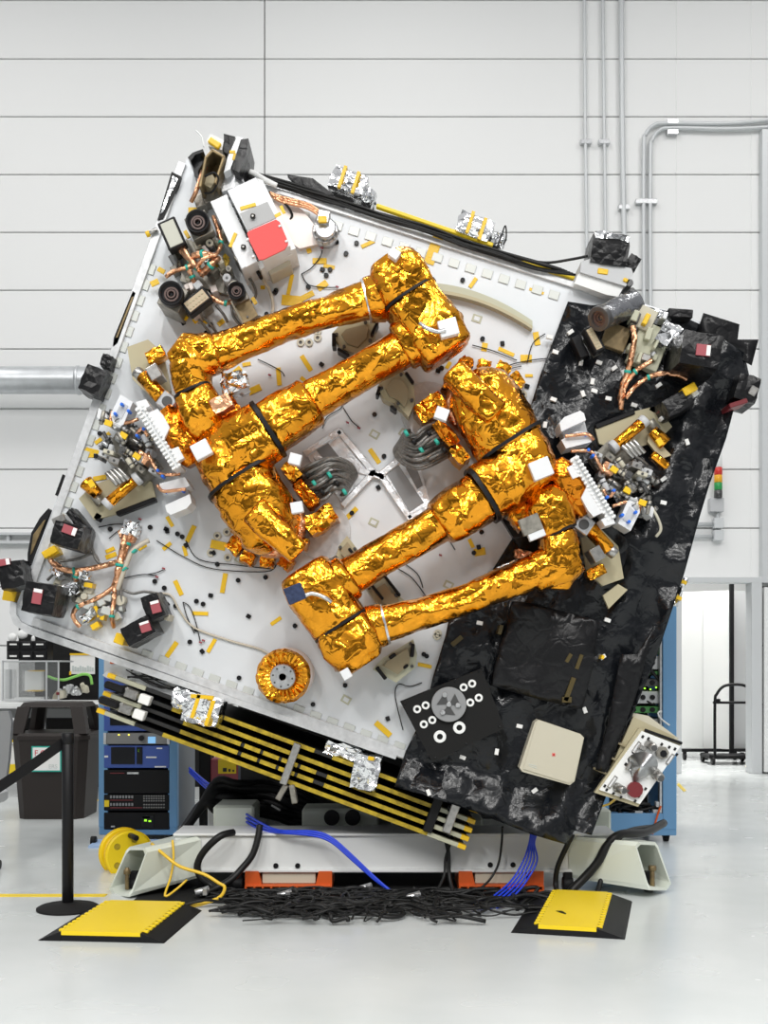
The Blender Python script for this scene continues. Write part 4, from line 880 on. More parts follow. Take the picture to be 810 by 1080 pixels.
mb = MB('steel'); mb.dbox(478, 858, 9, 44, 20, -.05, .03); part('clamp', mb, t)
mb = MB('steel'); mb.dbox(306, 806, 8, 46, 20, -.05, .03); mb.use('dull_metal'); mb.dbox(297, 836, 6, 18, 30, -.05, .02); mb.dbox(309, 838, 6, 20, -10, -.05, .02); part('clamp', mb, t)
mb = MB('black'); mb.dbox(458, 857, 10, 44, 20, -.05, .01); part('clamp', mb, t)
mb = MB('light_grey').use('rim'); mb.dpoly([(108, 712), (118, 703), (150, 690), (232, 722), (205, 746), (112, 715)], -.5, -.06)
part('top_cover', mb, t)
rb = random.Random(2); mb = MB('wire_dark')
for k in range(12): mb.dtube([(rb.uniform(120, 160), rb.uniform(705, 715), -.03), (rb.uniform(150, 190), rb.uniform(706, 726), -.035), (rb.uniform(185, 225), rb.uniform(715, 735), -.03)], .7, 6)
part('wiring', mb, t)
# ---------------------------------------------------------------- black insulation blanket on the right
bl = [(599, 318), (625, 322), (660, 318), (690, 325), (712, 330), (745, 345), (770, 362), (785, 372), (790, 395), (775, 428), (766, 462), (748, 512), (738, 545), (722, 604), (706, 652), (690, 700), (668, 752), (655, 790), (640, 838), (624, 881), (606, 876), (598, 891), (560, 880), (500, 856), (445, 838), (416, 830), (428, 792), (448, 752), (456, 716), (470, 670), (476, 640), (520, 600), (548, 556), (560, 500), (556, 440), (570, 395)]
def bh(x, y):
    h = .035
    h += .05 * math.exp(-((x - 690) ** 2 + (y - 560) ** 2) / 4000) + .04 * math.exp(-((x - 660) ** 2 + (y - 380) ** 2) / 3000)
    k = max(0, min(1, (y - 808 - (x - 500) * .17) / 45)); k = k * k * (3 - 2 * k); h += .10 * k
    e = (x - 600) * .948 + (y - 600) * .32        # distance across, parallel to the right edge
    h += .022 * math.sin(e * .11 + 2.2 * noise.noise(Vector((x * .012, y * .012, 3)))) * max(0, min(1, (e - 25) / 40))
    return h
t = thing('insulation_blanket', 'large crinkled black insulation blanket draped over the right side of the deck', 'blanket', Q(620, 620, 0))
mb = MB('black_film'); mb.sheet(bl, bh, .036, .01, 4, .019); part('sheet', mb, t)
for pts, h in (([(742, 330), (780, 342), (778, 358), (800, 358), (793, 385), (768, 372), (735, 352)], .0), ([(655, 690), (672, 690), (690, 660), (672, 730), (650, 790), (638, 815), (628, 812), (640, 770)], .09)):
    mb = MB('black_wrap'); mb.sheet(pts, lambda x, y, h=h: h + .02, .06, .01, 3, .008); part('flap', mb, t)
tagh = lambda x, y: bh(x, y) + .019 * (1.3 * noise.noise(Vector((x * .03, y * .03, 4))) + 1.4 * (.7 - 2.2 * abs(noise.noise(Vector((x * .040 + y * .014, y * .018 - x * .012, 9))))))
tags = [(586, 326 + 45), (602, 350), (605, 366), (580, 335 + 20), (613, 382), (632, 382), (648, 388), (658, 393), (642, 420), (625, 402), (669, 427), (695, 394 + 12), (670, 464), (636, 468), (575, 448), (627, 412), (700, 505), (725, 466), (506, 657), (614, 601), (641, 654), (636, 693), (617, 749), (548, 766), (524, 793), (488, 799), (564, 834), (452, 836), (700, 530), (655, 450), (584, 421), (546, 408 + 5), (615, 415)]
for i, (x, y) in enumerate(tags): part('paper_tag', MB('paper').dbox(x, y, 6.5, 4, (20, -35, 70, 12, 100)[i % 5], max(.01, tagh(x, y) - .012), tagh(x, y) + .014, .001), t)
for i, (x, y, w, h, a) in enumerate(((636, 693, 3, 4, 20), (482, 676, 14, 5, -40), (528, 664, 4, 10, 15), (600, 694, 10, 4, -60), (611, 698, 4, 16, 20), (601, 727, 5, 26, 20), (598, 738, 10, 6, 0))): part('tape_strip', MB('tape' if i == 0 else 'amber_tape').dbox(x, y, w, h, a, .03, .14 if x > 520 else .07, .001), t)
# raised box under black film
t = thing('wrapped_box', 'large square box wrapped in black film standing out of the black blanket', 'wrapped box', Q(574, 690, .05))
mb = MB('black_wrap'); mb.sheet([(541, 634), (560, 636), (632, 655), (626, 700), (614, 748), (570, 738), (518, 723), (528, 680)], lambda x, y: .12 + .012 * math.sin(x * .07) * math.cos(y * .05), .06, .09, 12, .007); part('cover', mb, t)
# ---------------------------------------------------------------- docking target plate, patch antenna, reel
t = thing('target_plate', 'black rectangular plate with white rings and a grey disc, over the blanket edge', 'plate', Q(478, 756, .05))
mb = MB('black_matte'); mb.dpoly([(422, 740), (508, 705), (532, 768), (456, 804)], .05, .13); pl = part('plate', mb, t)
for x, y, r_ in ((440, 748, 4.3), (449, 744, 4.3), (447, 764, 4.3), (456, 759.5, 4.3), (489, 725, 4.3), (498, 721, 4.3), (496, 741, 4.3), (505, 736, 4.3), (464, 777, 6.6), (484.5, 767.5, 6.6)):
    mb = MB('cream').use('white_paint'); mb.ring(Q(x, y, .138), YV, R(r_, .13), R(r_ * .48, .13), .012, 20); part('white_ring', mb, t)
mb = MB('mid_grey'); mb.dcyl(473.5, 743, 18.5, .13, .155, seg=48); dk = part('grey_disc', mb, t)
mb = MB('gunmetal')
for k in range(3):
    a = rad(-25 + 120 * k); x, y = 473.5 + 8.5 * math.cos(a), 743 + 8.5 * math.sin(a); mb.dpoly([(x + 8 * math.cos(a + q), y + 8 * math.sin(a + q)) for q in (rad(75), rad(180), rad(-75))], .153, .159)
part('recess', mb, dk)
for x, y in ((469, 733), (483, 744), (467, 751.5), (473.5, 743)): mb = MB('alu'); mb.dcyl(x, y, 2.6, .155, .168, seg=14); part('screw', mb, dk)
for x, y in ((427, 742), (505, 708), (527, 766), (459, 799), (480, 718), (492, 784)): mb = MB('black_gloss'); mb.dcyl(x, y, 1.2, .13, .136, seg=8); part('corner_screw', mb, t)
t = thing('patch_antenna', 'square beige antenna plate with clipped corners and a small red mark', 'antenna', Q(583, 793, .05))
mb = MB('tan_dark').use('cream'); mb.dpoly([(568, 759), (612, 774), (616, 778), (606, 824), (601, 828), (551, 814), (548, 810), (564, 762)], .05, .15); part('housing', mb, t)
mb = MB('cream'); mb.dpoly([(569, 760), (611, 775), (615, 779), (605, 823), (600, 826), (552, 811), (566, 762)], .15, .156); fp = part('face', mb, t)
mb = MB('red_cover'); mb.dbox(584, 796, 4, 1.4, 45, .155, .159, .0005); mb.dbox(584, 796, 4, 1.4, -45, .155, .159, .0005); part('red_mark', mb, fp)
mb = MB('ink_grey')
for i in range(2): mb.dbox(562, 807 + i * 2, 9, .5, 17, .155, .158, .0003)
part('print', mb, fp)
t = thing('gold_drum', 'round gold-wrapped drum with a silver hub on the lower left of the deck', 'drum', Q(299, 713, 0))
mb = MB('copper').use('pink_plate'); mb.dcyl(302, 711, 28.5, 0, .13, seg=40); part('rim', mb, t)
mb = MB('gold')
prof = [(R(28.5, .15), 0), (R(29, .15), .02), (R(27, .15), .035), (R(13, .15), .03)]
c = Q(299, 713, .12); vs = []; fs = []; rr = random.Random(6); ns = 54
for r_, tt in ((28.5, -.02), (29, .01), (26, .035), (21, .032), (16.5, .028), (13, .02)):
    for k in range(ns): g_ = 2 * math.pi * k / ns; q = R(r_, .15) + rr.uniform(-.003, .003); vs.append(c + Vector((math.cos(g_) * q, -tt - (.006 if k % 2 else 0) * rr.uniform(.4, 1.4), math.sin(g_) * q)))
for j in range(5):
    for k in range(ns): q = (k + 1) % ns; fs.append((j * ns + k, j * ns + q, (j + 1) * ns + q, (j + 1) * ns + k))
mb.add(vs, fs); part('gold_wrap', mb, t)
mb = MB('alu'); mb.ring(Q(298, 714, .165), YV, R(13.5, .16), R(7, .16), .05, 40); mb.ring(Q(298, 714, .16), YV, R(7.5, .16), R(4, .16), .05, 30); mb.use('black_gloss'); mb.dcyl(298, 714, 4.2, .1, .13); hb = part('hub', mb, t)
for k in range(8): a = rad(45 * k + 10); mb = MB('gunmetal'); mb.dcyl(298 + 10.3 * math.cos(a), 714 + 10.3 * math.sin(a), 1.1, .16, .168, seg=8); part('bolt', mb, hb)
# instrument box at the lower right corner
t = thing('instrument_box', 'cream instrument box with a silver cone horn facing out at the lower right', 'instrument', Q(672, 800, .0))
fr = [(677, 771), (718, 787), (675, 848), (632, 833)]; 
mb = MB('tan'); mb.prism([Q(x, y, .1) for x, y in [(674, 768), (718, 785), (673, 851), (627, 836)]], (0, .035, 0)); part('front_flange', mb, t)
mb = MB('tan'); mb.prism([Q(x, y, .065) for x, y in [(668, 756), (712, 777), (672, 842), (636, 828)]], (0, .35, 0)); mb.use('cream'); mb.prism([Q(x, y, .03) for x, y in [(665, 752), (684, 755), (716, 779), (712, 783), (673, 770)]], (0, .3, 0)); part('body', mb, t)
for k in range(3): mb = MB('tan_dark'); mb.dbox(655 - k * 9, 785 + k * 15, 22, 2.5, 24, -.2, .085, .002); part('rib', mb, t)
mb = MB('white_paint'); mb.prism([Q(x, y, .112) for x, y in fr], (0, .014, 0)); fp = part('face_plate', mb, t)
mb = MB('black'); mb.dbox(700, 777, 42, 3, 20, .1, .118, .002); part('gasket', mb, t)
for x, y, w, h, a in ((671.5, 788, 4, 13, 35), (707, 801, 4, 13, 35), (646, 825, 4, 15, 35)):
    mb = MB('steel'); mb.dbox(x, y, w, h, a, .11, .12, .002); mb.use('white_plate'); mb.dbox(x, y, w - 2, h - 3, a, .11, .123, .001); part('slot_plate', mb, fp)
for x, y in ((678, 777), (684, 779), (698, 785), (706, 788), (712, 790), (714, 796), (668, 793), (640, 833), (647, 837), (638, 829), (670, 845), (674, 840), (681, 832), (655, 841), (690, 820), (660, 806)): mb = MB('black_gloss'); mb.dbox(x, y, 2.4, 3.2, 35, .11, .117, .001); part('screw', mb, fp)
# cone horn: half cone lying on the plate, mouth up-right
mb = MB('alu'); tip = (672, 822); base = (678, 799)
n = 18; vs = [Q(668, 826, .12)]; 
for i in range(n + 1):
    a = rad(205 + 210 * i / n) ; vs.append(Q(677 + 17 * math.cos(a), 806 + 13 * math.sin(a), .13 + .12 * max(0, math.sin(math.pi * i / n))))
mb.add(vs, [(0, i, i + 1) for i in range(1, n + 1)] + [tuple(range(n + 1, -1, -1))], True); mb.use('steel'); mb.dbox(665, 806, 4, 14, 30, .11, .15); mb.dbox(678, 789, 8, 5, 30, .11, .16); part('horn', mb, t)
for x, y, r_, dx_, dy_ in ((687, 787, 5, 3, 2), (654, 832, 5, 4, 2), (694, 818, 5.5, 3, 3)):
    mb = MB('steel'); mb.cyl(Q(x - dx_, y - dy_, .11), Q(x + dx_, y + dy_, .17), R(r_), R(r_ * .85)); mb.use('gunmetal'); mb.cyl(Q(x + dx_, y + dy_, .17), Q(x + dx_ * 1.1, y + dy_ * 1.1, .175), R(r_ * .6)); part('nozzle', mb, t)
mb = MB('dark_red'); mb.dpoly(arc(670, 833, 8.5, 0, 330, 11), .11, .135); mb.use('gunmetal'); mb.dbox(663, 834, 2, 2, 0, .13, .14); part('red_cap', mb, t)
mb = MB('dull_metal'); mb.dpoly(arc(699, 794, 7, 0, 300, 6), .11, .14); mb.use('black'); mb.dpoly(arc(700, 795, 4, 0, 300, 6), .13, .142); part('hex_port', mb, t)
# star tracker on the top edge
t = thing('star_tracker', 'star tracker with a black fabric hood on a grey base at the top right edge', 'star tracker', Q(640, 300, .0))
mb = MB('cream').use('white_paint'); mb.dpoly([(609, 290), (618, 284), (660, 299), (652, 313), (640, 311), (606, 299)], -.15, .08); part('pedestal', mb, t)
mb = MB('alu').use('light_grey'); mb.dpoly([(613, 276), (622, 273), (666, 283), (668, 289), (660, 302), (612, 287)], -.15, .1); mb.use('tape'); mb.dbox(636, 286, 11, 6, 8, .09, .106); b_ = part('base', mb, t)
mb = MB('black_wrap'); mb.filmbox(644, 262, 40, 34, 8, -.18, .12, .0028, 6, 4); part('hood', mb, t)
mb = MB('dull_metal').use('silver'); mb.dpoly([(627, 245), (634, 243), (665, 250), (663, 256), (652, 252), (628, 251)], -.17, .125); part('hood_lining', mb, t)
mb = MB('black_wrap'); mb.filmbox(668, 276, 13, 15, 30, -.1, .05, .002, 4, 5); part('side_hood', mb, t)
mb = MB('gunmetal'); mb.dcyl(664, 298, 4, -.05, .1); mb.dcyl(667, 306, 3, -.05, .08); mb.use('tape'); mb.dbox(660, 295, 5, 4, 20, .09, .11); part('connector', mb, t)
# ================================================================ the two gold robotic arms
def ringd(mb, a, d, r, w, h, sq=3.0):
    """a flat band round a limb at pixel a, limb direction d"""
    l = math.hypot(*d); c = Q(a[0], a[1], h); e = (Q(a[0] + d[0] / l, a[1] + d[1] / l, h) - c).normalized()
    n = Vector((0, -1, 0)); u = e.cross(n); R1 = R(r, h) * 1.03 + .002; N = 48; vs = []; W_ = R(w / 2)
    for t_, q_ in ((-W_, .9), (-W_, 1), (W_, 1), (W_, .9)):
        for k in range(N):
            g_ = 2 * math.pi * k / N; cc, ss = math.cos(g_), math.sin(g_); q = q_ * R1 / (abs(cc) ** sq + abs(ss) ** sq) ** (1 / sq); vs.append(c + e * t_ + (u * cc + n * ss) * q)
    return mb.add(vs, [(j * N + k, j * N + (k + 1) % N, ((j + 1) % 4) * N + (k + 1) % N, ((j + 1) % 4) * N + k) for j in range(4) for k in range(N)])
def arm(label, flip):
    T[0] = (lambda x, y: (792 - x, 976 - y)) if flip else (lambda x, y: (x, y))
    sd = 3.7 if flip else 0.4
    t = thing('robotic_arm', label, 'robot arm', Q(283, 556, 0), 'robotic arms on the deck')
    # foot and shoulder
    mb = MB('pink_plate').use('copper'); mb.dcyl(286, 552, 36, 0, .24, 34, 40); part('base_drum', mb, t)
    mb = MB('gold'); mb.film([(254, 506, .31, 36), (262, 520, .31, 37), (276, 543, .30, 37), (288, 563, .29, 33), (294, 573, .28, 24)], 34, .014, 2.6, sd); sh = part('shoulder', mb, t)
    mb = MB('gold'); mb.film([(270, 540, .45, 16), (292, 561, .46, 15), (314, 583, .44, 13)], 22, .010, 4, sd + 1); part('shoulder_duct', mb, sh)
    for i, (x, y, w, h, a, h0, h1) in enumerate(((247, 575, 17, 15, 40, .02, .14), (261, 588, 15, 13, 30, .02, .14), (281, 592, 15, 11, 10, .02, .13), (301, 593, 14, 14, 35, .02, .15), (318, 572, 12, 12, 20, .02, .18), (333, 551, 22, 22, -32, .02, .22), (344, 543, 18, 20, -32, .02, .2), (322, 520, 32, 14, 52, .1, .26), (307, 497, 20, 14, 50, .1, .3))):
        part('foil_pad', MB('amber' if i in (7, 3) else 'gold').filmbox(x, y, w, h, a, h0, h1, .006, 4, sd + i), sh)
    mb = MB('black'); ringd(mb, (255, 507), (37, 57), 38, 3.2, .31); part('joint_ring', mb, t)
    mb = MB('gold'); mb.film([(252, 502, .31, 35), (243, 487, .33, 35), (232, 470, .34, 31), (226, 461, .34, 24)], 32, .013, 2.8, sd + 2); part('shoulder_link', mb, t)
    mb = MB('gold'); mb.film([(240, 482, .34, 32), (258, 470, .35, 33), (281, 455, .36, 31)], 30, .012, 3, sd + 3); part('elbow_yoke', mb, t)
    mb = MB('black'); ringd(mb, (283, 453), (57, -37), 31, 4.2, .36); part('joint_ring', mb, t)
    mb = MB('gold'); mb.film([(284, 452, .36, 28), (306, 438, .36, 27.5), (327, 424, .36, 25)], 28, .010, 2.6, sd + 4); part('boom_collar', mb, t)
    mb = MB('gold'); mb.film([(322, 427, .36, 20), (345, 413, .36, 19.5), (390, 388, .36, 19), (440, 358, .36, 20)], 24, .008, 2.6, sd + 5); part('boom', mb, t)
    # elbow
    mb = MB('gold'); mb.film([(409, 277, .36, 22), (413, 283, .36, 28), (421, 297, .36, 32), (431, 315, .36, 31)], 30, .012, 3.8, sd + 6); el = part('elbow', mb, t)
    mb = MB('black'); ringd(mb, (432, 316), (37, 57), 31, 2.4, .36); part('joint_ring', mb, t)
    mb = MB('gold'); mb.film([(433, 317, .36, 30), (446, 336, .36, 31), (459, 354, .36, 32), (471, 372, .36, 28)], 30, .013, 3.8, sd + 7); e2 = part('elbow_housing', mb, t)
    mb = MB('gold'); mb.film([(425, 366, .36, 24), (446, 352, .37, 26), (462, 342, .37, 24)], 24, .010, 3, sd + 8); part('boom_knuckle', mb, e2)
    # forearm
    mb = MB('gold'); mb.film([(402, 314, .36, 24), (388, 317, .36, 22)], 24, .006, 3, sd + 9); part('elbow_stub', mb, t)
    mb = MB('alu'); ringd(mb, (386, 317.5), (-88, 22), 20.5, 2.2, .36); part('joint_ring', mb, t)
    mb = MB('gold'); mb.film([(388, 317, .36, 19), (350, 328, .36, 16.5), (300, 344, .36, 15.5), (255, 362, .36, 17), (226, 373, .36, 19)], 24, .009, 2.6, sd + 10); part('forearm', mb, t)
    mb = MB('gold'); mb.film([(228, 372, .36, 20), (214, 376, .36, 22), (200, 381, .36, 23), (186, 388, .36, 17)], 26, .010, 3, sd + 11); wr = part('wrist', mb, t)
    mb = MB('gold'); mb.film([(204, 356, .36, 12), (203, 374, .36, 22), (202, 394, .36, 21), (204, 414, .36, 19)], 26, .011, 3, sd + 12); part('wrist_bend', mb, wr)
    mb = MB('black'); ringd(mb, (204, 414), (16, 34), 20, 2.6, .36); part('joint_ring', mb, t)
    mb = MB('gold'); mb.film([(205, 416, .36, 21), (211, 430, .36, 24), (216, 444, .36, 23), (222, 456, .35, 16)], 26, .010, 3, sd + 13); part('wrist_roll', mb, t)
    mb = MB('amber' if not flip else 'gold'); mb.filmbox(238, 432, 20, 28, 55, .16, .3, .006, 5, sd + 14); part('wrist_duct', mb, t)
    mb = MB('amber'); mb.film([(173, 436, .32, 12), (186, 452, .32, 17), (198, 476, .32, 16), (206, 488, .32, 10)], 22, .009, 3, sd + 15); part('tool_body', mb, t)
    # tool-side hardware on the wrist
    mb = MB('gold'); mb.cyl(Q(150, 396, .26), Q(171, 420, .28), R(7.5), seg=18); mb.use('steel'); mb.cyl(Q(143, 391, .26), Q(150, 397, .26), R(6), seg=14); c_ = part('motor', mb, t)
    mb = MB('gold'); mb.filmbox(163, 373, 20, 12, -28, .14, .25, .004, 4, sd); part('motor', mb, t)
    mb = MB('alu'); mb.dbox(176, 423, 18, 18, 35, .2, .34, .006); mb.use('gunmetal'); mb.dcyl(176, 423, 5.5, .33, .345); mb.use('steel'); mb.dbox(162, 392, 13, 15, -30, .18, .33, .004); part('bearing_block', mb, t)
    mb = MB('steel'); mb.dbox(190, 455, 5, 62, -32, .18, .24, .004); mb.use('black'); mb.dbox(196, 448, 5, 40, -32, .2, .27); part('backing_bar', mb, t)
    mb = MB('dull_metal').use('tan'); mb.dpoly([(134, 366), (156, 358), (172, 372), (180, 412), (168, 428), (140, 400)], .08, .12); part('mount_plate', mb, t)
    if not flip:
        for x, y, w, a, h1 in ((473, 345, 20, -15, .565), (212, 474, 19, -28, .56), (311, 484, 13, 15, .50), (313, 535, 13, -10, .53), (416, 267, 11, 35, .56)): part('reflective_patch', MB('white_plate').dbox(x, y, w, w * .9, a, h1 - .05, h1, .003), t)
        mb = MB('pink_plate').use('copper'); mb.filmbox(233, 425, 22, 16, -28, .4, .5, .003, 3); part('window_patch', mb, t)
        mb = MB('silver'); mb.filmbox(246, 402, 28, 22, -10, .14, .3, .010, 5, 9); part('silver_patch', mb, t, 'crumpled silver foil patch')
    else:
        for x, y, w, a, h1 in ((792 - 571, 976 - 494, 22, -22, .55), (792 - 365, 976 - 711, 11, 60, .56), (792 - 466, 976 - 436, 14, 20, .56)): part('reflective_patch', MB('white_plate').dbox(x, y, w, w * .9, a, h1 - .05, h1, .003), t)
        mb = MB('solar_blue'); mb.dbox(792 - 311, 976 - 626, 20, 18, -22, .53, .57, .003); part('cell_patch', mb, t, 'dark blue cell patch')
        mb = MB('brown_metal').use('dull_metal'); mb.dbox(792 - 560, 976 - 553, 22, 18, -22, .53, .57, .003); mb.use('white_plate'); mb.dbox(792 - 566, 976 - 563, 18, 10, -22, .52, .565, .003); part('cell_patch', mb, t, 'dark reflective patch with a white edge')
    mb = MB('alu'); mb.dtube([(443, 341, .55), (450, 346, .57), (462, 350, .565), (470, 348, .57)], 2.2); part('patch_cable', mb, t)
    # grey harness between shoulder and deck cut-out
    cb = thing('cable_harness', ('grey cable harness from the lower right arm shoulder into the silver cut-out' if flip else 'grey cable harness from the upper left arm shoulder into the silver cut-out'), 'cable harness', Q(345, 500, 0), 'shoulder cable harnesses')
    rb = random.Random(31 if flip else 12)
    for k in range(13):
        o = k * 3.0
        pts = [(311 + o * .55, 500 + o * .85, .16 + rb.uniform(-.03, .04)), (330 + o * .4, 489 + o * 1.0, .2 + rb.uniform(-.03, .06)), (350 + o * .1, 482 + o * .95 + rb.uniform(-2, 2), .2 + rb.uniform(-.04, .05)), (368 - o * .15, 488 + o * .8, .14), (376 - o * .3, 500 + o * .55, .07), (372 - o * .35, 508 + o * .4, .01)]
        part('cable', MB('cable_grey').dtube(pts, 1.9, 8, 5), cb)
    for k in range(6):
        mb = MB('teal' if k % 2 else 'black'); x, y = 322 + k * 8, 502 + (k % 3) * 9; mb.cyl(Q(x, y, .24), Q(x + 3, y - 2, .24), R(3.6), seg=12); part('tie', mb, cb)
    # tool
    tl = thing('gripper_tool', ('servicing tool at the lower right arm tip with white brackets over the black blanket' if flip else 'servicing tool at the upper left arm tip with white brackets over the white deck'), 'tool', Q(140, 490, 0), 'servicing tools at the arm tips')
    mb = MB('tan'); mb.dpoly([(83, 526), (97, 512), (130, 500), (160, 508), (164, 524), (132, 540), (99, 548)], .06, .09); part('base_plate', mb, tl)
    mb = MB('black'); mb.dbox(143, 534, 44, 5, -21, .04, .1); mb.dbox(103, 545, 8, 8, 30, .04, .09); part('base_rail', mb, tl)
    mb = MB('white_plate'); a = (146, 428); b = (187, 494); L_ = math.dist(a, b); an = math.degrees(math.atan2(b[1] - a[1], b[0] - a[0]))
    mb.dbox((a[0] + b[0]) / 2, (a[1] + b[1]) / 2, L_, 9, an, .24, .42, .003)
    for k in range(17): q = (k + .5) / 17; mb.use('white_paint'); mb.dbox(a[0] + (b[0] - a[0]) * q - 2.5, a[1] + (b[1] - a[1]) * q + 1.5, 2.4, 5, an, .42, .445, .002); mb.dbox(a[0] + (b[0] - a[0]) * q + 3.2, a[1] + (b[1] - a[1]) * q - 2, 2.4, 3, an, .42, .435, .002)
    part('toothed_bar', mb, tl)
    mb = MB('white_plate'); mb.dpoly([(155, 436), (166, 431), (172, 438), (179, 451), (173, 463), (168, 458)], .3, .43); mb.dpoly([(180, 474), (188, 471), (194, 483), (186, 487)], .3, .43); mb.dpoly([(143, 424), (154, 421), (158, 428), (147, 434)], .26, .43); part('side_plate', mb, tl)
    mb = MB('white_plate'); mb.dpoly([(168, 510), (195, 503), (200, 512), (184, 521), (171, 520)], .12, .3); mb.dpoly([(174, 533), (200, 521), (202, 530), (197, 536), (180, 543), (176, 540)], .12, .3); mb.use('light_grey'); mb.dpoly([(172, 518), (196, 510), (200, 524), (176, 534)], .12, .24); part('lower_bracket', mb, tl)
    mb = MB('white_plate'); mb.dpoly([(117, 436), (127, 416), (140, 424), (130, 448), (120, 452)], .12, .28); mb.dpoly([(104, 430), (112, 436), (116, 450), (102, 440)], .1, .24); mb.use('light_grey'); mb.dpoly([(122, 436), (128, 424), (135, 428), (128, 442)], .27, .285); part('upper_bracket', mb, tl)
    mb = MB('tape').use('gold'); mb.cyl(Q(115, 530, .18), Q(143, 506, .2), R(6), seg=10); mb.use('light_grey'); mb.cyl(Q(111, 534, .18), Q(116, 529, .18), R(6.5), seg=14); mb.cyl(Q(142, 507, .2), Q(147, 503, .2), R(7), seg=14); part('actuator', mb, tl)
    mb = MB('gold'); mb.cyl(Q(90, 508, .14), Q(104, 522, .14), R(8), R(6), seg=14); mb.use('dull_metal'); mb.cyl(Q(99, 522, .12), Q(107, 532, .12), R(5)); part('actuator', mb, tl)
    rb = random.Random(77)
    for k in range(72):                                   # valves, fittings and small blocks of the tool head
        x = rb.uniform(106, 162); y = 456 + (x - 108) * .35 + rb.uniform(-24, 27); h = rb.uniform(.12, .3); a = rb.choice((20, 38, 58, 110)) + rb.uniform(-8, 8); m = rb.choice(('steel', 'steel', 'alu', 'dull_metal', 'gunmetal', 'cream', 'light_grey'))
        mb = MB(m)
        if k % 2: dx, dy = rb.uniform(4, 8) * math.cos(rad(a)), rb.uniform(4, 8) * math.sin(rad(a)); mb.cyl(Q(x - dx, y - dy, h), Q(x + dx, y + dy, h), R(rb.uniform(1.6, 3)), seg=10); mb.use('gunmetal'); mb.cyl(Q(x + dx * .3, y + dy * .3, h), Q(x + dx * .55, y + dy * .55, h), R(3.4), seg=6)
        else: mb.dbox(x, y, rb.uniform(5, 12), rb.uniform(4, 8), a, .08, h, .003); mb.use('gunmetal'); mb.dcyl(x, y, 1.4, h - .01, h + .006, seg=8)
        part('fitting', mb, tl)
    mb = MB('dull_metal'); mb.dpoly([(118, 462), (140, 450), (170, 492), (150, 512), (128, 500)], .06, .14); part('head_plate', mb, tl)
    for k in range(4): mb = MB('steel'); o = k * 4; mb.cyl(Q(112 + o, 498 - o * .4, .24), Q(124 + o, 512 - o * .5, .24), R(2.2), seg=10); part('rod', mb, tl)
    mb = MB('brown_metal').use('copper'); mb.dbox(150, 482, 14, 11, 35, .1, .27); part('copper_block', mb, tl)
    for pts in ([(118, 444, .22), (124, 447, .26), (134, 446, .27), (146, 442, .28)], [(119, 434, .24), (117, 444, .25), (125, 450, .25)], [(156, 478, .28), (162, 490, .3), (170, 500, .3), (190, 500, .3)], [(166, 512, .3), (172, 518, .32), (186, 517, .32), (196, 516, .32)], [(144, 458, .3), (150, 452, .3), (156, 460, .3)]):
        part('copper_pipe', MB('copper').dtube(pts, 1.8), tl)
    for x, y in ((128, 426), (121, 436), (135, 433), (151, 452), (144, 459), (166, 496), (171, 502), (174, 518), (192, 517)): part('cable_tie', MB('blue_tie').dbox(x, y, 3.2, 3.2, 30, .26, .325), tl)
    for x, y, a in ((130, 459, 30), (144, 481, 35), (114, 446, 20), (96, 510, 60)): part('tape_strip', MB('tape').dbox(x, y, 8, 6, a, .285, .305, .001), tl)
    if flip:
        mb = MB('tan'); mb.dpoly([(792 - 684, 976 - 457), (792 - 690, 976 - 461), (792 - 708, 976 - 480), (792 - 697, 976 - 484), (792 - 683, 976 - 466)], .1, .13); part('tan_flap', mb, tl)
        mb = MB('tape').use('gold'); mb.dbox(792 - 697, 976 - 485, 22, 8, 40, .14, .22, .01); part('yellow_motor', mb, tl)
        mb = MB('cream'); mb.dtube([(792 - 684, 976 - 530, .15), (792 - 693, 976 - 545, .17), (792 - 697, 976 - 558, .17), (792 - 692, 976 - 566, .15)], 1.6); part('white_hose', mb, tl)
        mb = MB('tan'); mb.dpoly([(792 - 636, 976 - 628), (792 - 652, 976 - 616), (792 - 662, 976 - 622), (792 - 642, 976 - 642)], .1, .13); part('tan_flap', mb, tl)
    # dark support feet on the deck, hex docking rests
    T[0] = lambda x, y: (x, y)
arm('gold foil robotic arm folded on the white deck, the upper left one', False)
arm('gold foil robotic arm folded partly over the black blanket, the lower right one', True)
def rest(lbl, pts, tone, blk):
    cx = sum(p[0] for p in pts) / len(pts); cy = sum(p[1] for p in pts) / len(pts)
    t = thing('arm_rest', lbl, 'bracket', Q(cx, cy, 0), 'tan brackets under the arms')
    mb = MB(tone); mb.dpoly(pts, 0, .12); part('plate', mb, t)
    mb = MB('tan_dark'); mb.dpoly([(cx + (x - cx) * .6, cy + (y - cy) * .6) for x, y in pts], .12, .15); part('cradle', mb, t)
    for x, y in pts[::2]: mb = MB('gunmetal'); mb.dcyl(cx + (x - cx) * .8, cy + (y - cy) * .8, 1.8, .11, .14, seg=8); part('bolt', mb, t)
    for x, y, w, h, a in blk: mb = MB('black'); mb.dbox(x, y, w, h, a, .05, .16); part('latch', mb, t)
rest('tan hexagonal bracket just below the upper forearm of the left arm', [(350, 352), (358, 343), (388, 336), (398, 340), (394, 360), (378, 374), (360, 368)], 'tan', [(352, 358, 4, 14, 0), (362, 371, 14, 3, 30), (395, 346, 3, 16, 25)])
rest('tan bracket with a pointed foot below the boom of the left arm', [(398, 408), (408, 392), (424, 390), (436, 404), (438, 424), (431, 440), (420, 428), (404, 420)], 'tan', [(432, 398, 3, 14, -35), (399, 412, 3, 10, 20), (415, 430, 8, 3, 35)])
rest('tan triangular bracket at the left of the right arm boom', [(357, 576), (366, 565), (376, 578), (384, 588), (362, 594), (355, 586)], 'tan', [(371, 582, 10, 3, 50)])
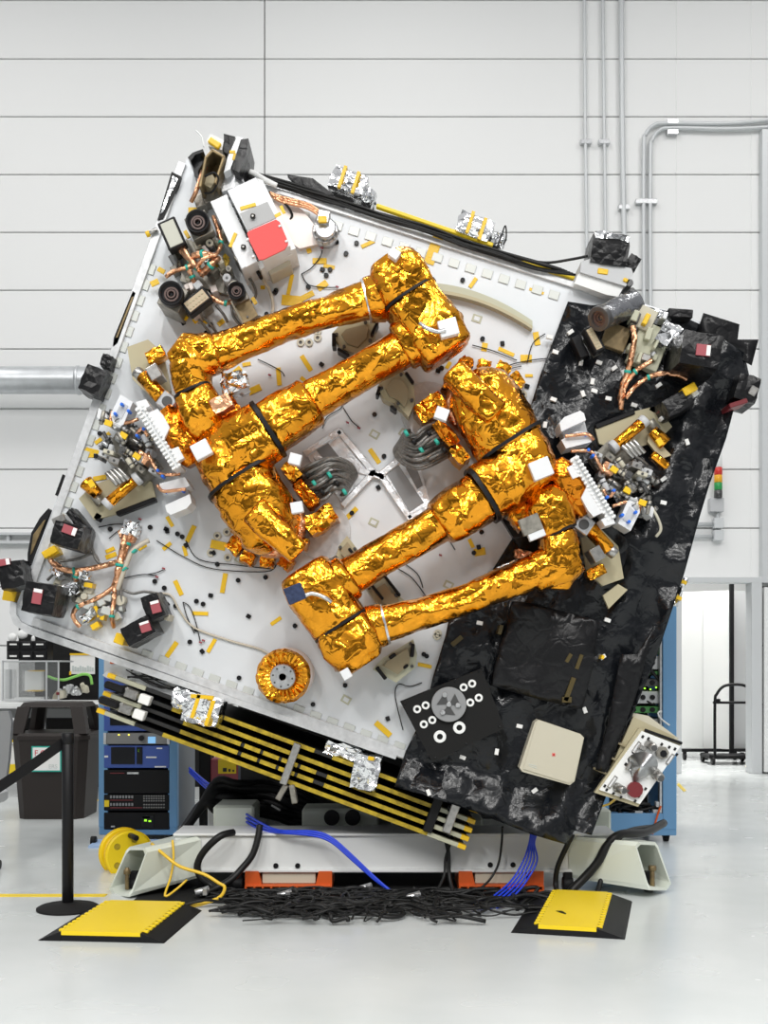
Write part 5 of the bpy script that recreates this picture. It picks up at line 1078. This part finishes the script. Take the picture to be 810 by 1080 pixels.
rest('long tan bracket between the boom and forearm of the right arm', [(384, 618), (404, 606), (420, 628), (430, 636), (414, 646), (400, 640)], 'beige_green', [(396, 622, 3, 26, -38), (414, 618, 3, 26, -38)])
rest('tan circuit-like bracket below the right arm forearm, near the black plate', [(393, 706), (404, 694), (436, 674), (440, 690), (438, 704), (418, 720)], 'beige_green', [(435, 686, 4, 14, 5), (402, 710, 4, 16, -38), (428, 703, 6, 3, -40), (414, 692, 8, 4, -35)])
# ================================================================ cameras, lamps and boxes on the deck
def lens(lbl, x, y, r, h, body, grp='round black lens cameras'):
    t = thing('lens_camera', lbl, 'camera', Q(x, y, 0), grp)
    mb = MB('dull_metal'); mb.dbox(x + 2, y + 4, r * 2.0, r * 2.1, body, 0, h * .75); part('housing', mb, t)
    c = Q(x, y, h)
    mb = MB('black'); mb.lathe([(R(r * .85), .0), (R(r), .02), (R(r), .07), (R(r * .96), .075), (R(r * .80), .062), (R(r * .5), .035), (R(r * .42), .05), (R(.3 * r), .05), (R(r * .3), .03)], c + YV * .07, -YV, 36); b = part('baffle', mb, t)
    mb = MB('lens_brown'); mb.ring(c + YV * .02, YV, R(r * .6), R(r * .45), .02, 28); mb.ring(c + YV * .012, YV, R(r * .36), R(r * .24), .02, 24); mb.ring(c + YV * .03, YV, R(r * .78), R(r * .66), .01, 30); part('inner_ring', mb, b)
    mb = MB('lens_glass'); mb.dcyl(x, y, r * .26, h - .06, h - .035, seg=20); part('glass', mb, b)
    return t
lens('round black lens camera at the upper middle of the top left camera cluster', 208, 233, 12, .3, -25)
lens('round black lens camera at the lower left of the top left camera cluster', 180, 309, 12.5, .3, 25)
lens('small round black lens camera at the lower right of the top left camera cluster', 249, 306, 9, .26, -25)
def led(lbl, x, y, w, h, a, m, grid):
    t = thing('light_panel', lbl, 'light panel', Q(x, y, 0), 'framed light panels')
    mb = MB('dull_metal'); mb.dbox(x + 1, y + 3, w * .8, h * .8, a, 0, .18); part('mount', mb, t)
    mb = MB('black'); mb.dbox(x, y, w, h, a, .16, .24, .006); part('frame', mb, t)
    mb = MB(m); mb.dbox(x, y, w - 5, h - 5, a, .23, .245, .002); f = part('face', mb, t)
    ca_, sa_ = math.cos(rad(a)), math.sin(rad(a)); 
    for i in range(grid[0]):
        for j in range(grid[1]):
            u = (i + .5) / grid[0] - .5; v = (j + .5) / grid[1] - .5; u *= w - 7; v *= h - 7
            mb = MB('tan'); mb.dcyl(x + u * ca_ - v * sa_, y + u * sa_ + v * ca_, 1.1, .24, .249, seg=8); part('emitter', mb, f)
led('rectangular grey light panel with a thick black frame left of the upper lens camera', 181, 246, 20, 32, -24, 'led_grey', (0, 0))
led('rectangular tan light panel with rows of dots between the two lower lens cameras', 207, 317, 30, 17, -38, 'led_tan', (6, 2))
led('narrow tan light panel with dots next to the silver-grey lens barrel at top right', 627, 357, 12, 29, -28, 'led_tan', (2, 6))
# top left electronics box with the red cover
t = thing('electronics_box', 'white electronics box with a red octagonal cover at the top left of the deck', 'electronics box', Q(262, 245, 0))
mb = MB('white_plate'); mb.dpoly([(222, 213), (239, 205), (272, 275), (255, 284)], 0, .26); lp = part('side_module', mb, t)
mb = MB('rim'); mb.dpoly([(222.5, 212.5), (226, 211), (259, 281), (255.5, 283)], .26, .265); part('edge_strip', mb, lp)
mb = MB('white_plate'); mb.dpoly([(240, 201), (270, 187), (306, 259), (277, 275)], 0, .34); bd = part('main_body', mb, t)
mb = MB('white_paint'); mb.dpoly([(271, 188), (277, 190), (312, 262), (306, 264)], 0, .28); mb.dbox(290, 270, 40, 12, -26, 0, .22); part('side_wall', mb, t)
mb = MB('grey_label'); mb.dpoly([(253, 225), (282, 212.5), (291, 230), (261.5, 243)], .34, .344); part('grey_plate', mb, bd)
mb = MB('red_cover'); mb.dpoly([(260.5, 246), (262, 244), (291, 231.5), (295, 234), (303.5, 254), (303.5, 258), (300, 263), (278, 273.5), (273, 274), (263, 254)], .34, .352); part('red_cover', mb, t)
for x, y in ((261, 252), (267, 270), (295, 238), (302, 254)): mb = MB('white_paint'); mb.dbox(x, y, 3, 2.2, -28, .33, .36, .002); part('cover_clip', mb, t)
for x, y, w, h, a, hh in ((261.5, 217.5, 17, 3.6, -16, .347), (245.5, 253, 16, 3.6, -68, .267), (293, 226.5, 7, 3.5, -28, .347), (298, 221, 3.5, 9, -25, .29)): part('tape_strip', MB('tape').dbox(x, y, w, h, a, hh - .006, hh, .001), t)
for x, y, hh in ((266.5, 227.5, .344), (256.5, 260, .26)): mb = MB('black_gloss'); mb.dbox(x, y, 5, 5, 10, hh, hh + .02, .006); mb.use('steel'); mb.dcyl(x, y, 1.2, hh + .019, hh + .024, seg=8); part('corner_button', mb, t)
mb = MB('gunmetal')
for k in range(9): q = k / 8; mb.dbox(241 + 30 * q, 207 + 66 * q, 1.4, 3.2, -25, .25, .275, .001)
part('hinge_line', mb, t)
mb = MB('pink_plate'); mb.dpoly([(287, 205), (292, 203), (320, 222), (341, 250), (337, 257), (316, 262), (298, 250)], 0, .04); part('pink_base', mb, t)
mb = MB('cream'); mb.dbox(294, 280, 25, 11, -26, 0, .15); mb.dbox(280, 283, 10, 10, -26, 0, .12); part('lower_block', mb, t)
mb = MB('cable_tan'); mb.dtube([(272, 281, .12), (278, 296, .08), (284, 306, .05), (288, 322, .03), (286, 336, .03)], 1.6); mb.use('black'); mb.dtube([(270, 283, .1), (273, 289, .12), (276, 294, .1)], 1.9); part('cable', mb, t)
mb = MB('copper')
for o in (0, 2.5, 5): mb.dtube([(284, 203 + o * .4, .06), (295, 207 + o, .08), (310, 211 + o, .08), (325, 215 + o, .07), (338, 223 + o, .06)], 1.5)
mb.use('wire_dark'); mb.dtube([(288, 206, .05), (300, 214, .08), (308, 226, .05), (305, 233, .03)], 1.3); part('side_harness', mb, t)
t = thing('gimbal_motor', 'small round silver motor with taped connector right of the white electronics box', 'motor', Q(343, 240, 0))
mb = MB('steel').use('alu'); mb.dcyl(343, 243, 14, 0, .10, 13); mb.dcyl(343, 240, 11, .10, .17, 10); part('body', mb, t)
for k in range(10): a = rad(36 * k); mb = MB('steel'); mb.dcyl(343 + 11.5 * math.cos(a), 243 + 11.5 * math.sin(a), 1.5, .09, .13, seg=8); part('lug', mb, t)
mb = MB('steel'); mb.dbox(341, 228, 13, 12, 10, .05, .2); mb.use('tape'); mb.dbox(340, 231, 9, 7, 0, .19, .21); part('connector', mb, t)
# copper harness in the cluster
def harness(lbl, branches, node, m='copper', rn_=2.2):
    t = thing('copper_harness', lbl, 'harness', Q(*node, 0), 'copper-wrapped harnesses')
    for pts, r in branches:
        mb = MB(m); rb = random.Random(int(pts[0][0])); mb.tube([Q(*p) for p in pts], R(r), 9, 7, rfun=lambda q, r=r: R(r) * (1 + .25 * noise.noise(Vector((q * 14, r, pts[0][0]))))); b = part('branch', mb, t)
        mb = MB('teal'); k = len(pts) // 2; a, c = Q(*pts[k - 1]), Q(*pts[k]); d = (c - a).normalized(); mb.cyl(c - d * .008, c + d * .008, R(r * 1.25), seg=12); part('tie', mb, b)
    return t
harness('copper-wrapped harness tangled in the middle of the top left camera cluster', [([(193, 262, .2), (199, 272, .22), (208, 282, .22), (214, 290, .18)], 3.0), ([(190, 264, .18), (200, 275, .2), (205, 283, .2)], 2.4), ([(175, 292, .18), (184, 286, .2), (197, 282, .2), (206, 278, .22)], 2.4), ([(197, 280, .2), (203, 292, .18), (206, 300, .14)], 2.6), ([(206, 283, .24), (216, 272, .25), (228, 268, .24), (233, 256, .2), (230, 243, .2), (225, 228, .18)], 2.2), ([(222, 313, .12), (230, 318, .14), (238, 320, .14), (245, 318, .12)], 2.4), ([(212, 290, .2), (222, 280, .23), (230, 272, .2)], 3.4), ([(204, 270, .22), (214, 268, .25), (224, 270, .22)], 3.6)], (208, 280))
t = harness('copper-wrapped harness fanning out over the lower left corner of the deck', [([(133, 556, .05), (131, 572, .08), (128, 586, .08), (126, 596, .08), (123, 612, .07), (120, 622, .06)], 3.8), ([(137, 558, .05), (134, 574, .07), (129, 590, .07)], 3.2), ([(127, 592, .08), (112, 596, .08), (94, 600, .08), (78, 602, .09), (64, 600, .1), (56, 594, .12), (53, 590, .12)], 3.0), ([(82, 602, .09), (80, 608, .08), (81, 612, .05)], 2.8), ([(122, 616, .07), (112, 625, .08), (96, 634, .08), (82, 640, .08), (77, 648, .08), (80, 656, .06), (85, 661, .05)], 2.4), ([(121, 620, .07), (120, 635, .08), (118, 650, .08), (120, 662, .05)], 2.4)], (128, 598))
mb = MB('copper'); mb.dpoly([(124, 560), (130, 557), (138, 556), (144, 562), (140, 572), (128, 572)], .0, .06); part('foil_end', mb, t)
harness('copper-wrapped harness branching over the black blanket at top right', [([(667, 344, .2), (669, 358, .2), (666, 375, .2), (662, 392, .18), (656, 408, .16), (655, 432, .12)], 3.0), ([(688, 380, .2), (680, 385, .2), (670, 392, .18), (660, 406, .16), (657, 420, .14)], 2.6), ([(724, 400, .2), (716, 396, .22), (700, 394, .22), (684, 398, .2), (670, 408, .18), (660, 420, .16)], 2.4)], (662, 400))
mb = MB('cable_tan'); mb.dtube([(157, 570, .05), (146, 576, .07), (138, 584, .08), (133, 596, .08), (128, 610, .08), (124, 622, .07)], 2.6); mb.use('teal'); 
for x, y in ((141, 581), (131, 600)): mb.dbox(x, y, 6, 2.5, -40, .05, .1)
solo('tan_cable', 'thick tan cable beside the copper harness in the lower left corner', 'cable', mb)
mb = MB('cable_grey')
for pts in ([(92, 556, .06), (96, 572, .05), (100, 588, .05), (107, 596, .05)], [(50, 612, .05), (60, 604, .06), (74, 608, .06)], [(130, 622, .05), (140, 626, .05), (152, 624, .05), (166, 626, .03)], [(128, 614, .05), (128, 630, .06), (132, 645, .05)], [(60, 592, .05), (80, 590, .05), (98, 584, .04), (104, 592, .04)]): mb.dtube(pts, 1.5)
solo('cable_cluster', 'thin grey cables lying among the wrapped cameras in the lower left corner', 'cables', mb, kind='stuff')
# black wrapped cameras
def wrapped(lbl, x, y, w, h, a, h0, h1, lab=None, seed=1, extra=None, grp='black-wrapped cameras'):
    t = thing('wrapped_camera', lbl, 'wrapped camera', Q(x, y, h0), grp)
    mb = MB('black_wrap'); mb.filmbox(x, y, w, h, a, h0, h1, .0028, 5, seed, .94); part('wrap', mb, t)
    if lab:
        lx, ly, lw, lh, la = lab; mb = MB('red_label'); mb.dbox(lx, ly, lw, lh, la, h1 - .02, h1 + .012, .001); l = part('red_label', mb, t)
        mb = MB('paper'); ca_, sa_ = math.cos(rad(la)), math.sin(rad(la)); mb.dbox(lx + ca_ * lw * (.36 if lw > lh else 0) + (sa_ * lh * .38 if lw <= lh else 0), ly + sa_ * lw * (.36 if lw > lh else 0) - (ca_ * lh * .38 if lw <= lh else 0), lw * .28 if lw > lh else lw * .9, lh * .9 if lw > lh else lh * .24, la, h1 + .01, h1 + .015, .0005); part('white_band', mb, l)
    for m, bx in extra or (): part('base', MB(m).dbox(*bx), t)
    return t
wrapped('black-wrapped camera with a pink label on its top, upper one in the lower left corner', 70, 564, 34, 27, 14, .08, .34, (73, 559, 15, 9, 20), 1, [('tape', (52, 582, 16, 8, -30, .0, .1)), ('steel', (62, 548, 14, 8, -25, 0, .12))])
wrapped('thin black-wrapped strip standing behind the upper camera in the lower left corner', 80, 548, 28, 10, 52, .03, .2, None, 2)
wrapped('black-wrapped square camera with a red label at the rounded lower left corner of the deck', 41, 631, 37, 35, 10, .08, .32, (39, 629, 10, 16, 10), 3, [('steel', (62, 634, 12, 18, 10, 0, .1))])
wrapped('black-wrapped camera with a pink label sticking out beyond the lower left edge', 11, 606, 28, 30, -12, -.1, .18, (3, 593, 14, 7, -10), 4, [('tape', (10, 626, 14, 16, 10, -.08, .0))])
wrapped('left one of two adjoining black-wrapped cameras with red labels near the bottom edge', 145, 665, 36, 23, -28, .04, .26, (153, 661, 11, 11, -18), 5, [('tape', (126, 674, 11, 11, 20, 0, .2))])
wrapped('right one of two adjoining black-wrapped cameras with red labels near the bottom edge', 161, 640, 21, 29, -22, .04, .24, (164, 640, 10, 13, -15), 6, [('cream', (176, 651, 5, 7, 20, .02, .16))])
wrapped('larger black-wrapped box sticking out of the left edge above the silver duct', 97, 400, 24, 30, 22, -.1, .15, None, 7)
wrapped('smaller black-wrapped block beside the larger one at the left edge above the duct', 112, 380, 12, 14, 20, -.1, .1, None, 8)
wrapped('black-wrapped camera with a red and white label at the top right corner', 740, 368, 46, 39, 10, .08, .44, (742, 369, 15, 12, 6), 9, [('beige_green', (731, 388, 34, 14, 16, .02, .2)), ('steel', (716, 362, 12, 14, 0, .03, .2))])
wrapped('black-wrapped camera with an orange tape band below the top right copper harness', 716, 424, 32, 20, -28, .08, .28, None, 10, [('tape', (728, 410, 15, 9, -30, .2, .292)), ('white_paint', (733, 414, 8, 7, -30, .18, .25))])
wrapped('black-wrapped box at the far right edge of the blanket', 789, 409, 26, 30, 15, -.1, .16, None, 11, [('steel', (795, 412, 8, 10, 30, -.02, .17)), ('dark_red', (779, 425, 20, 5, -18, .0, .17))])
mb = MB('red_label').use('dark_red'); mb.dbox(703, 433, 15, 10, 28, .1, .16); mb.use('paper'); mb.dbox(699, 440, 4, 5, 30, .1, .165); solo('dark_red_block', 'dark red block half under the orange-banded black camera', 'block', mb)
# top right lens barrel and grey module stack
t = thing('lens_barrel', 'silver-grey foil-wrapped lens barrel with brown front ring at top right', 'camera', Q(650, 330, .1))
T0 = (632, 336); T1 = (668, 320)
mb = MB('grey_film'); mb.film([(T1[0], T1[1], .1, 13), (T1[0] - 18, T1[1] + 8, .2, 13), (T0[0] + 3, T0[1] - 1, .3, 12)], 26, .005, 2.2, 3); part('barrel', mb, t)
c0, c1 = Q(*T0, .32), Q(T1[0], T1[1], .1); ax = (c0 - c1).normalized()
mb = MB('gunmetal'); mb.ring(c0 - ax * .03, ax, R(12.5), R(8), .04, 32); part('front_ring', mb, t)
mb = MB('lens_brown'); mb.ring(c0 - ax * .04, ax, R(9), R(5), .035, 28); mb.ring(c0 - ax * .04, ax, R(4.5), R(3), .03, 20); mb.cyl(c0 - ax * .06, c0 - ax * .035, R(8)); part('inner_ring', mb, t)
t = thing('module_stack', 'pale metal module stack between the lens barrel and the black camera at top right', 'module', Q(680, 350, 0))
rb = random.Random(15)
mb = MB('dull_metal').use('beige_green'); mb.dbox(685, 365, 34, 46, 22, .03, .14); mb.use('cream'); mb.dbox(680, 335, 22, 24, 25, .03, .16); part('body', mb, t)
for k in range(16): x = 685 + rb.uniform(-18, 18); y = 358 + rb.uniform(-26, 26); mb = MB(rb.choice(('steel', 'cream', 'beige_green', 'gunmetal', 'tape', 'alu'))); mb.dbox(x, y, rb.uniform(5, 14), rb.uniform(3, 8), rb.choice((22, 112)) + rb.uniform(-5, 5), .1, rb.uniform(.15, .23)); part('block', mb, t)
mb = MB('silver'); mb.dpoly([(660, 318), (694, 326), (712, 334), (700, 344), (676, 338)], .03, .08); part('foil_skirt', mb, t)
mb = MB('silver'); mb.filmbox(706, 352, 20, 26, 30, .05, .2, .006, 4, 8); part('foil_wrap', mb, t)
mb = MB('brown_metal'); mb.dbox(650, 355, 26, 26, 20, .04, .12); mb.use('black'); mb.dbox(612, 365, 10, 24, -25, .04, .14); part('dark_block', mb, t)
mb = MB('black_wrap'); mb.dbox(718, 330, 26, 9, 4, .04, .14); part('black_cap', mb, t)
# silver foil thruster housings round the edges
def foilbox(lbl, x, y, w, h, a, h0, h1, tapes_, sd, small=None):
    t = thing('foil_housing', lbl, 'foil housing', Q(x, y, h0), 'silver foil housings on the deck edge')
    mb = MB('silver'); mb.filmbox(x, y, w, h, a, h0, h1, .006, 6, sd, .95); part('foil_wrap', mb, t)
    for q in tapes_: part('tape_strip', MB('tape').dbox(*q, h1 - .02, h1 + .014, .001), t)
    if small: mb = MB('silver'); mb.filmbox(*small, h0, h1 - .08, .008, 4, sd + 1); part('side_bulb', mb, t)
foilbox('silver foil housing with two yellow tape bands, left one on the top edge', 367, 190, 40, 25, 22, -.25, .02, [(361, 186, 3.5, 24, 18), (375, 192, 3.5, 24, 18)], 1, (389, 206, 11, 14, 20))
foilbox('silver foil housing with two yellow tape bands, right one on the top edge', 501, 238, 40, 25, 22, -.25, .02, [(496, 234, 3.5, 24, 18), (509, 241, 3.5, 24, 18)], 2, (526, 252, 14, 13, 20))
foilbox('silver foil housing with yellow tape hanging below the deck at lower left', 212, 749, 42, 32, 14, -.12, .12, [(206, 745, 4, 26, 18), (221, 752, 4, 28, 18), (213, 735, 24, 4, 5)], 3, (190, 737, 16, 22, 10))
foilbox('crumpled silver foil housing below the deck edge next to the black blanket', 386, 815, 30, 40, 10, -.12, .06, [(391, 800, 6, 4, 10)], 4, (362, 792, 40, 14, 14))
foilbox('small silver foil strip with yellow bands at the right edge of the blanket', 716, 622, 13, 32, 20, -.2, .0, [(719, 613, 11, 3.5, 20), (714, 630, 11, 3.5, 20)], 5)
mb = MB('wire_dark'); mb.dtube([(524, 262, .0), (529, 248, -.02), (533, 238, -.02), (534, 250, -.02), (531, 258, -.02)], .8); solo('wire_loop', 'thin black wire loop right of the right foil housing on the top edge', 'wire', mb)
# flaps standing out past the left edge
def flap(lbl, pts, inner, h, m='black'):
    t = thing('edge_flap', lbl, 'flap', Q(pts[0][0], pts[0][1], h), 'flaps along the left edge')
    mb = MB(m); mb.dpoly(pts, -.08, h); part('panel', mb, t)
    if inner: mb = MB(inner[0]); mb.dpoly(inner[1], h, h + .006); part('lining', mb, t)
flap('black-framed silver and amber flap at the upper left edge', [(181, 181), (191, 186), (188, 196), (172, 230), (166, 232)], ('silver', [(182.5, 185), (188, 189), (178, 208), (172, 224), (169, 226)]), .03)
flap('narrow black flap at the middle of the left edge', [(140, 307), (143, 309), (124, 362), (119, 366), (120, 356)], ('brown_metal', [(139, 313), (141, 313), (124, 356), (122, 356)]), .02)
flap('curved black flap at the lower left edge', [(51, 536), (53, 538), (44, 560), (33, 594), (29, 597), (29, 584), (33, 562), (42, 546)], ('brown_metal', [(46, 549), (48, 548), (34, 582), (32, 585), (35, 564)]), .02)
flap('tiny black strip between the two lower flaps on the left edge', [(66, 500), (68, 501), (61, 521), (58, 522)], None, .02)
mb = MB('brown_metal').use('steel'); mb.cyl(Q(155, 247, .03), Q(166, 242, .04), R(2.5)); mb.use('tape'); mb.cyl(Q(154, 247.5, .03), Q(158, 246, .03), R(3.2)); solo('side_connector', 'small metal connector pointing left from the grey light panel', 'connector', mb)
# bracket tower at the top left corner
t = thing('bracket_tower', 'open brown bracket with black shades at the top left corner of the deck', 'bracket', Q(228, 175, 0))
mb = MB('brown_metal'); mb.dpoly([(217, 166), (224, 158), (236, 165), (227, 192), (220, 200), (212, 196)], 0, .1); mb.use('brown_metal'); 
for a, b in (((217, 166), (224, 158)), ((224, 158), (236, 165)), ((236, 165), (227, 192)), ((217, 166), (211, 196))): mb.dbox((a[0] + b[0]) / 2, (a[1] + b[1]) / 2, math.dist(a, b) + 2, 3, math.degrees(math.atan2(b[1] - a[1], b[0] - a[0])), .08, .26)
mb.use('tan_dark'); mb.dpoly([(218, 186), (224, 184), (228, 190), (222, 198), (214, 194)], .1, .2); part('open_box', mb, t)
mb = MB('black_gloss'); mb.dpoly([(198, 166), (203, 161), (214, 157), (215, 160), (206, 163), (201, 170)], -.05, .2); mb.dpoly([(202, 168), (212, 162), (215, 170), (209, 180), (210, 190), (205, 186)], .0, .15); part('curved_shade', mb, t)
mb = MB('black_wrap'); mb.dpoly([(236, 141), (248, 144), (246, 152), (240, 162), (236, 160)], -.05, .15); mb.dpoly([(254, 147), (262, 146), (260, 162), (252, 182), (245, 178), (248, 166)], -.05, .26); part('hood', mb, t)
mb = MB('alu').use('white_plate'); mb.dpoly([(250, 144), (257, 145), (249, 162), (243, 178), (236, 182), (240, 166)], 0, .22); mb.use('tape'); mb.dbox(245, 160, 6, 3, 0, .21, .225, .001); mb.dbox(247, 165, 3, 7, 15, .21, .225, .001); part('rail', mb, t)
mb = MB('white_paint'); mb.dpoly([(222, 141), (236, 148), (234, 158), (220, 154), (218, 148)], 0, .16); mb.use('tape'); mb.dbox(226, 150, 14, 7, 35, .15, .18, .006); part('taped_block', mb, t)
mb = MB('light_grey').use('alu'); mb.dbox(243, 190, 26, 18, -20, 0, .14); mb.use('dull_metal'); mb.dbox(222, 205, 34, 14, -25, 0, .1); mb.dbox(210, 212, 10, 12, -20, 0, .12); part('base_block', mb, t)
mb = MB('copper'); mb.dtube([(214, 180, .2), (209, 196, .2), (205, 206, .18), (202, 212, .14)], 2.4); mb.dtube([(218, 176, .22), (212, 190, .22), (206, 202, .18)], 1.6); part('copper_lead', mb, t)
mb = MB('white_paint'); mb.dtube([(207, 138, .05), (213, 145, .08), (215, 155, .08)], .8); mb.use('wire_dark'); mb.dtube([(216, 186, .25), (226, 182, .27), (230, 190, .25), (224, 202, .2), (216, 204, .18)], 1.1); part('wire', mb, t)
mb = MB('wire_dark').use('white_paint')
mb.dtube([(256, 180, .06), (266, 182, .06), (280, 190, .06), (292, 196, .05)], 3.0); part('white_sleeve', mb, t)
# small hardware packed round the cluster
t = thing('bracket_plate', 'metal bracket plates and fittings packed between the top left lens cameras', 'brackets', Q(225, 285, 0))
rb = random.Random(41)
mb = MB('dull_metal'); mb.dpoly([(196, 252), (225, 262), (246, 290), (240, 310), (214, 304), (190, 296)], .0, .06); part('plate', mb, t)
for k in range(50):
    x, y = rb.choice(((225, 275), (235, 295), (205, 300), (243, 283), (218, 258), (190, 285), (232, 240), (196, 330 - 12))); x += rb.uniform(-12, 12); y += rb.uniform(-12, 12); m = rb.choice(('steel', 'alu', 'dull_metal', 'cream', 'gunmetal', 'light_grey', 'pink_plate')); h = rb.uniform(.08, .19); mb = MB(m)
    if k % 3 == 0: mb.dcyl(x, y, rb.uniform(2, 5), 0, h, seg=14); mb.use('gunmetal'); mb.dcyl(x, y, 1.5, h - .01, h + .004, seg=10)
    else: mb.dbox(x, y, rb.uniform(5, 14), rb.uniform(4, 8), rb.choice((-30, 60, 20)) + rb.uniform(-9, 9), 0, h)
    part('fitting', mb, t)
for x, y, w, h, a in ((163, 298, 9, 6, -25), (170, 285, 8, 5, 30), (228, 276, 5, 12, -20), (238, 277, 6, 9, 20), (203, 222, 9, 7, 0), (215, 250, 10, 4, -20), (171, 320, 8, 4, 30), (194, 334, 8, 5, 35), (207, 337, 8, 5, -40), (197, 247, 4, 9, -30), (268, 317, 4, 8, -30), (238, 271, 6, 5, 40)): part('tape_strip', MB('tape').dbox(x, y, w, h, a, .055, .07 if 200 < x < 245 and 250 < y < 305 else .065, .001), t)
for pts in ([(244, 322, .05), (247, 335, .06), (256, 344, .05), (264, 342, .05)], [(208, 328, .08), (220, 340, .06), (228, 350, .03)], [(202, 329, .08), (214, 342, .06), (222, 352, .03)], [(228, 322, .06), (236, 332, .06), (240, 340, .04)], [(253, 284, .06), (265, 296, .08), (270, 310, .06), (264, 320, .05)], [(178, 262, .1), (186, 272, .1), (186, 284, .1)]): part('cable', MB('cable_grey').dtube(pts, 1.5), t)
t = thing('brown_module', 'brown metal box with a cable loop right under the small round lens camera', 'module', Q(258, 328, 0))
mb = MB('brown_metal'); mb.dpoly([(246, 318), (260, 310), (272, 332), (258, 342)], 0, .18); mb.use('cream'); mb.dpoly([(243, 318), (246, 316), (259, 340), (256, 342)], 0, .15); part('housing', mb, t)
mb = MB('cable_grey'); mb.dtube([(256, 342, .1), (264, 344, .1), (272, 340, .1), (274, 333, .1)], 1.4); part('cable', mb, t)
for x, y in ((252, 320), (261, 334)): mb = MB('gunmetal'); mb.dcyl(x, y, 1.2, .18, .186, seg=8); part('screw', mb, t)
# lower left corner fittings
t = thing('foil_cluster', 'small silver and taped fittings between the lower left wrapped cameras', 'fittings', Q(95, 630, 0))
rb = random.Random(52)
for k in range(44):
    x = rb.uniform(58, 128); y = 612 + (x - 60) * .45 + rb.uniform(-10, 16); m = rb.choice(('steel', 'deck_tab', 'beige_green', 'rim', 'dull_metal', 'cream')); mb = MB(m); h = rb.uniform(.03, .1)
    mb.dbox(x, y, rb.uniform(6, 15), rb.uniform(4, 9), rb.choice((19, 109, 60)) + rb.uniform(-6, 6), 0, h) if k % 4 else mb.dcyl(x, y, rb.uniform(3, 6), 0, h, seg=16)
    part('fitting', mb, t)
for x, y, w, h, a in ((74, 621, 18, 13, -15), (92, 650, 18, 10, -35), (137, 557, 16, 14, 20), (60, 600, 14, 12, 30), (88, 607, 12, 10, 0)): part('foil_wrap', MB('silver').filmbox(x, y, w, h, a, 0, .1, .007, 4, x), t)
for x, y, w, h, a in ((93, 617, 9, 5, 10), (100, 660, 9, 6, -30), (102, 645, 4, 12, -20), (108, 650, 4, 8, 15), (55, 583, 14, 7, -25)): part('tape_strip', MB('tape').dbox(x, y, w, h, a, 0, .08, .001), t)
# wrapped hardware lying under the right arm, near its wrist
t = thing('foil_bundle', 'crumpled silver and amber foil fittings in the gap between the right arm limbs', 'foil bundle', Q(548, 595, 0))
for i, (x, y, w, h, a, m) in enumerate(((540, 600, 26, 14, -20, 'silver'), (560, 592, 20, 14, -25, 'amber'), (524, 606, 22, 10, -20, 'silver'), (575, 590, 14, 18, 30, 'gold'), (552, 585, 16, 10, 10, 'copper'))): part('foil_wrap', MB(m).filmbox(x, y, w, h, a, 0, .14, .008, 4, i), t)
mb = MB('black_wrap'); mb.dpoly([(528, 545), (556, 560), (572, 580), (566, 592), (548, 578)], .0, .06); part('black_film', mb, t)
# cables and clutter over the blanket beside the right tool
mb = MB('cable_grey')
for pts in ([(650, 468, .1), (668, 480, .16), (684, 492, .14), (690, 512, .1)], [(655, 520, .12), (668, 528, .14), (680, 520, .12), (676, 504, .12)], [(660, 540, .1), (676, 545, .12), (690, 540, .1)]): mb.dtube(pts, 1.6)
mb.use('steel'); rb = random.Random(66)
for k in range(26): x, y = rb.uniform(655, 692), rb.uniform(492, 540); a = rb.uniform(0, 6.3); mb.cyl(Q(x, y, .13), Q(x + 5 * math.cos(a), y + 5 * math.sin(a), .15), R(2.6), seg=10)
solo('connector_cluster', 'cluster of small grey connectors and hoses right of the lower right tool', 'connectors', mb, kind='stuff')
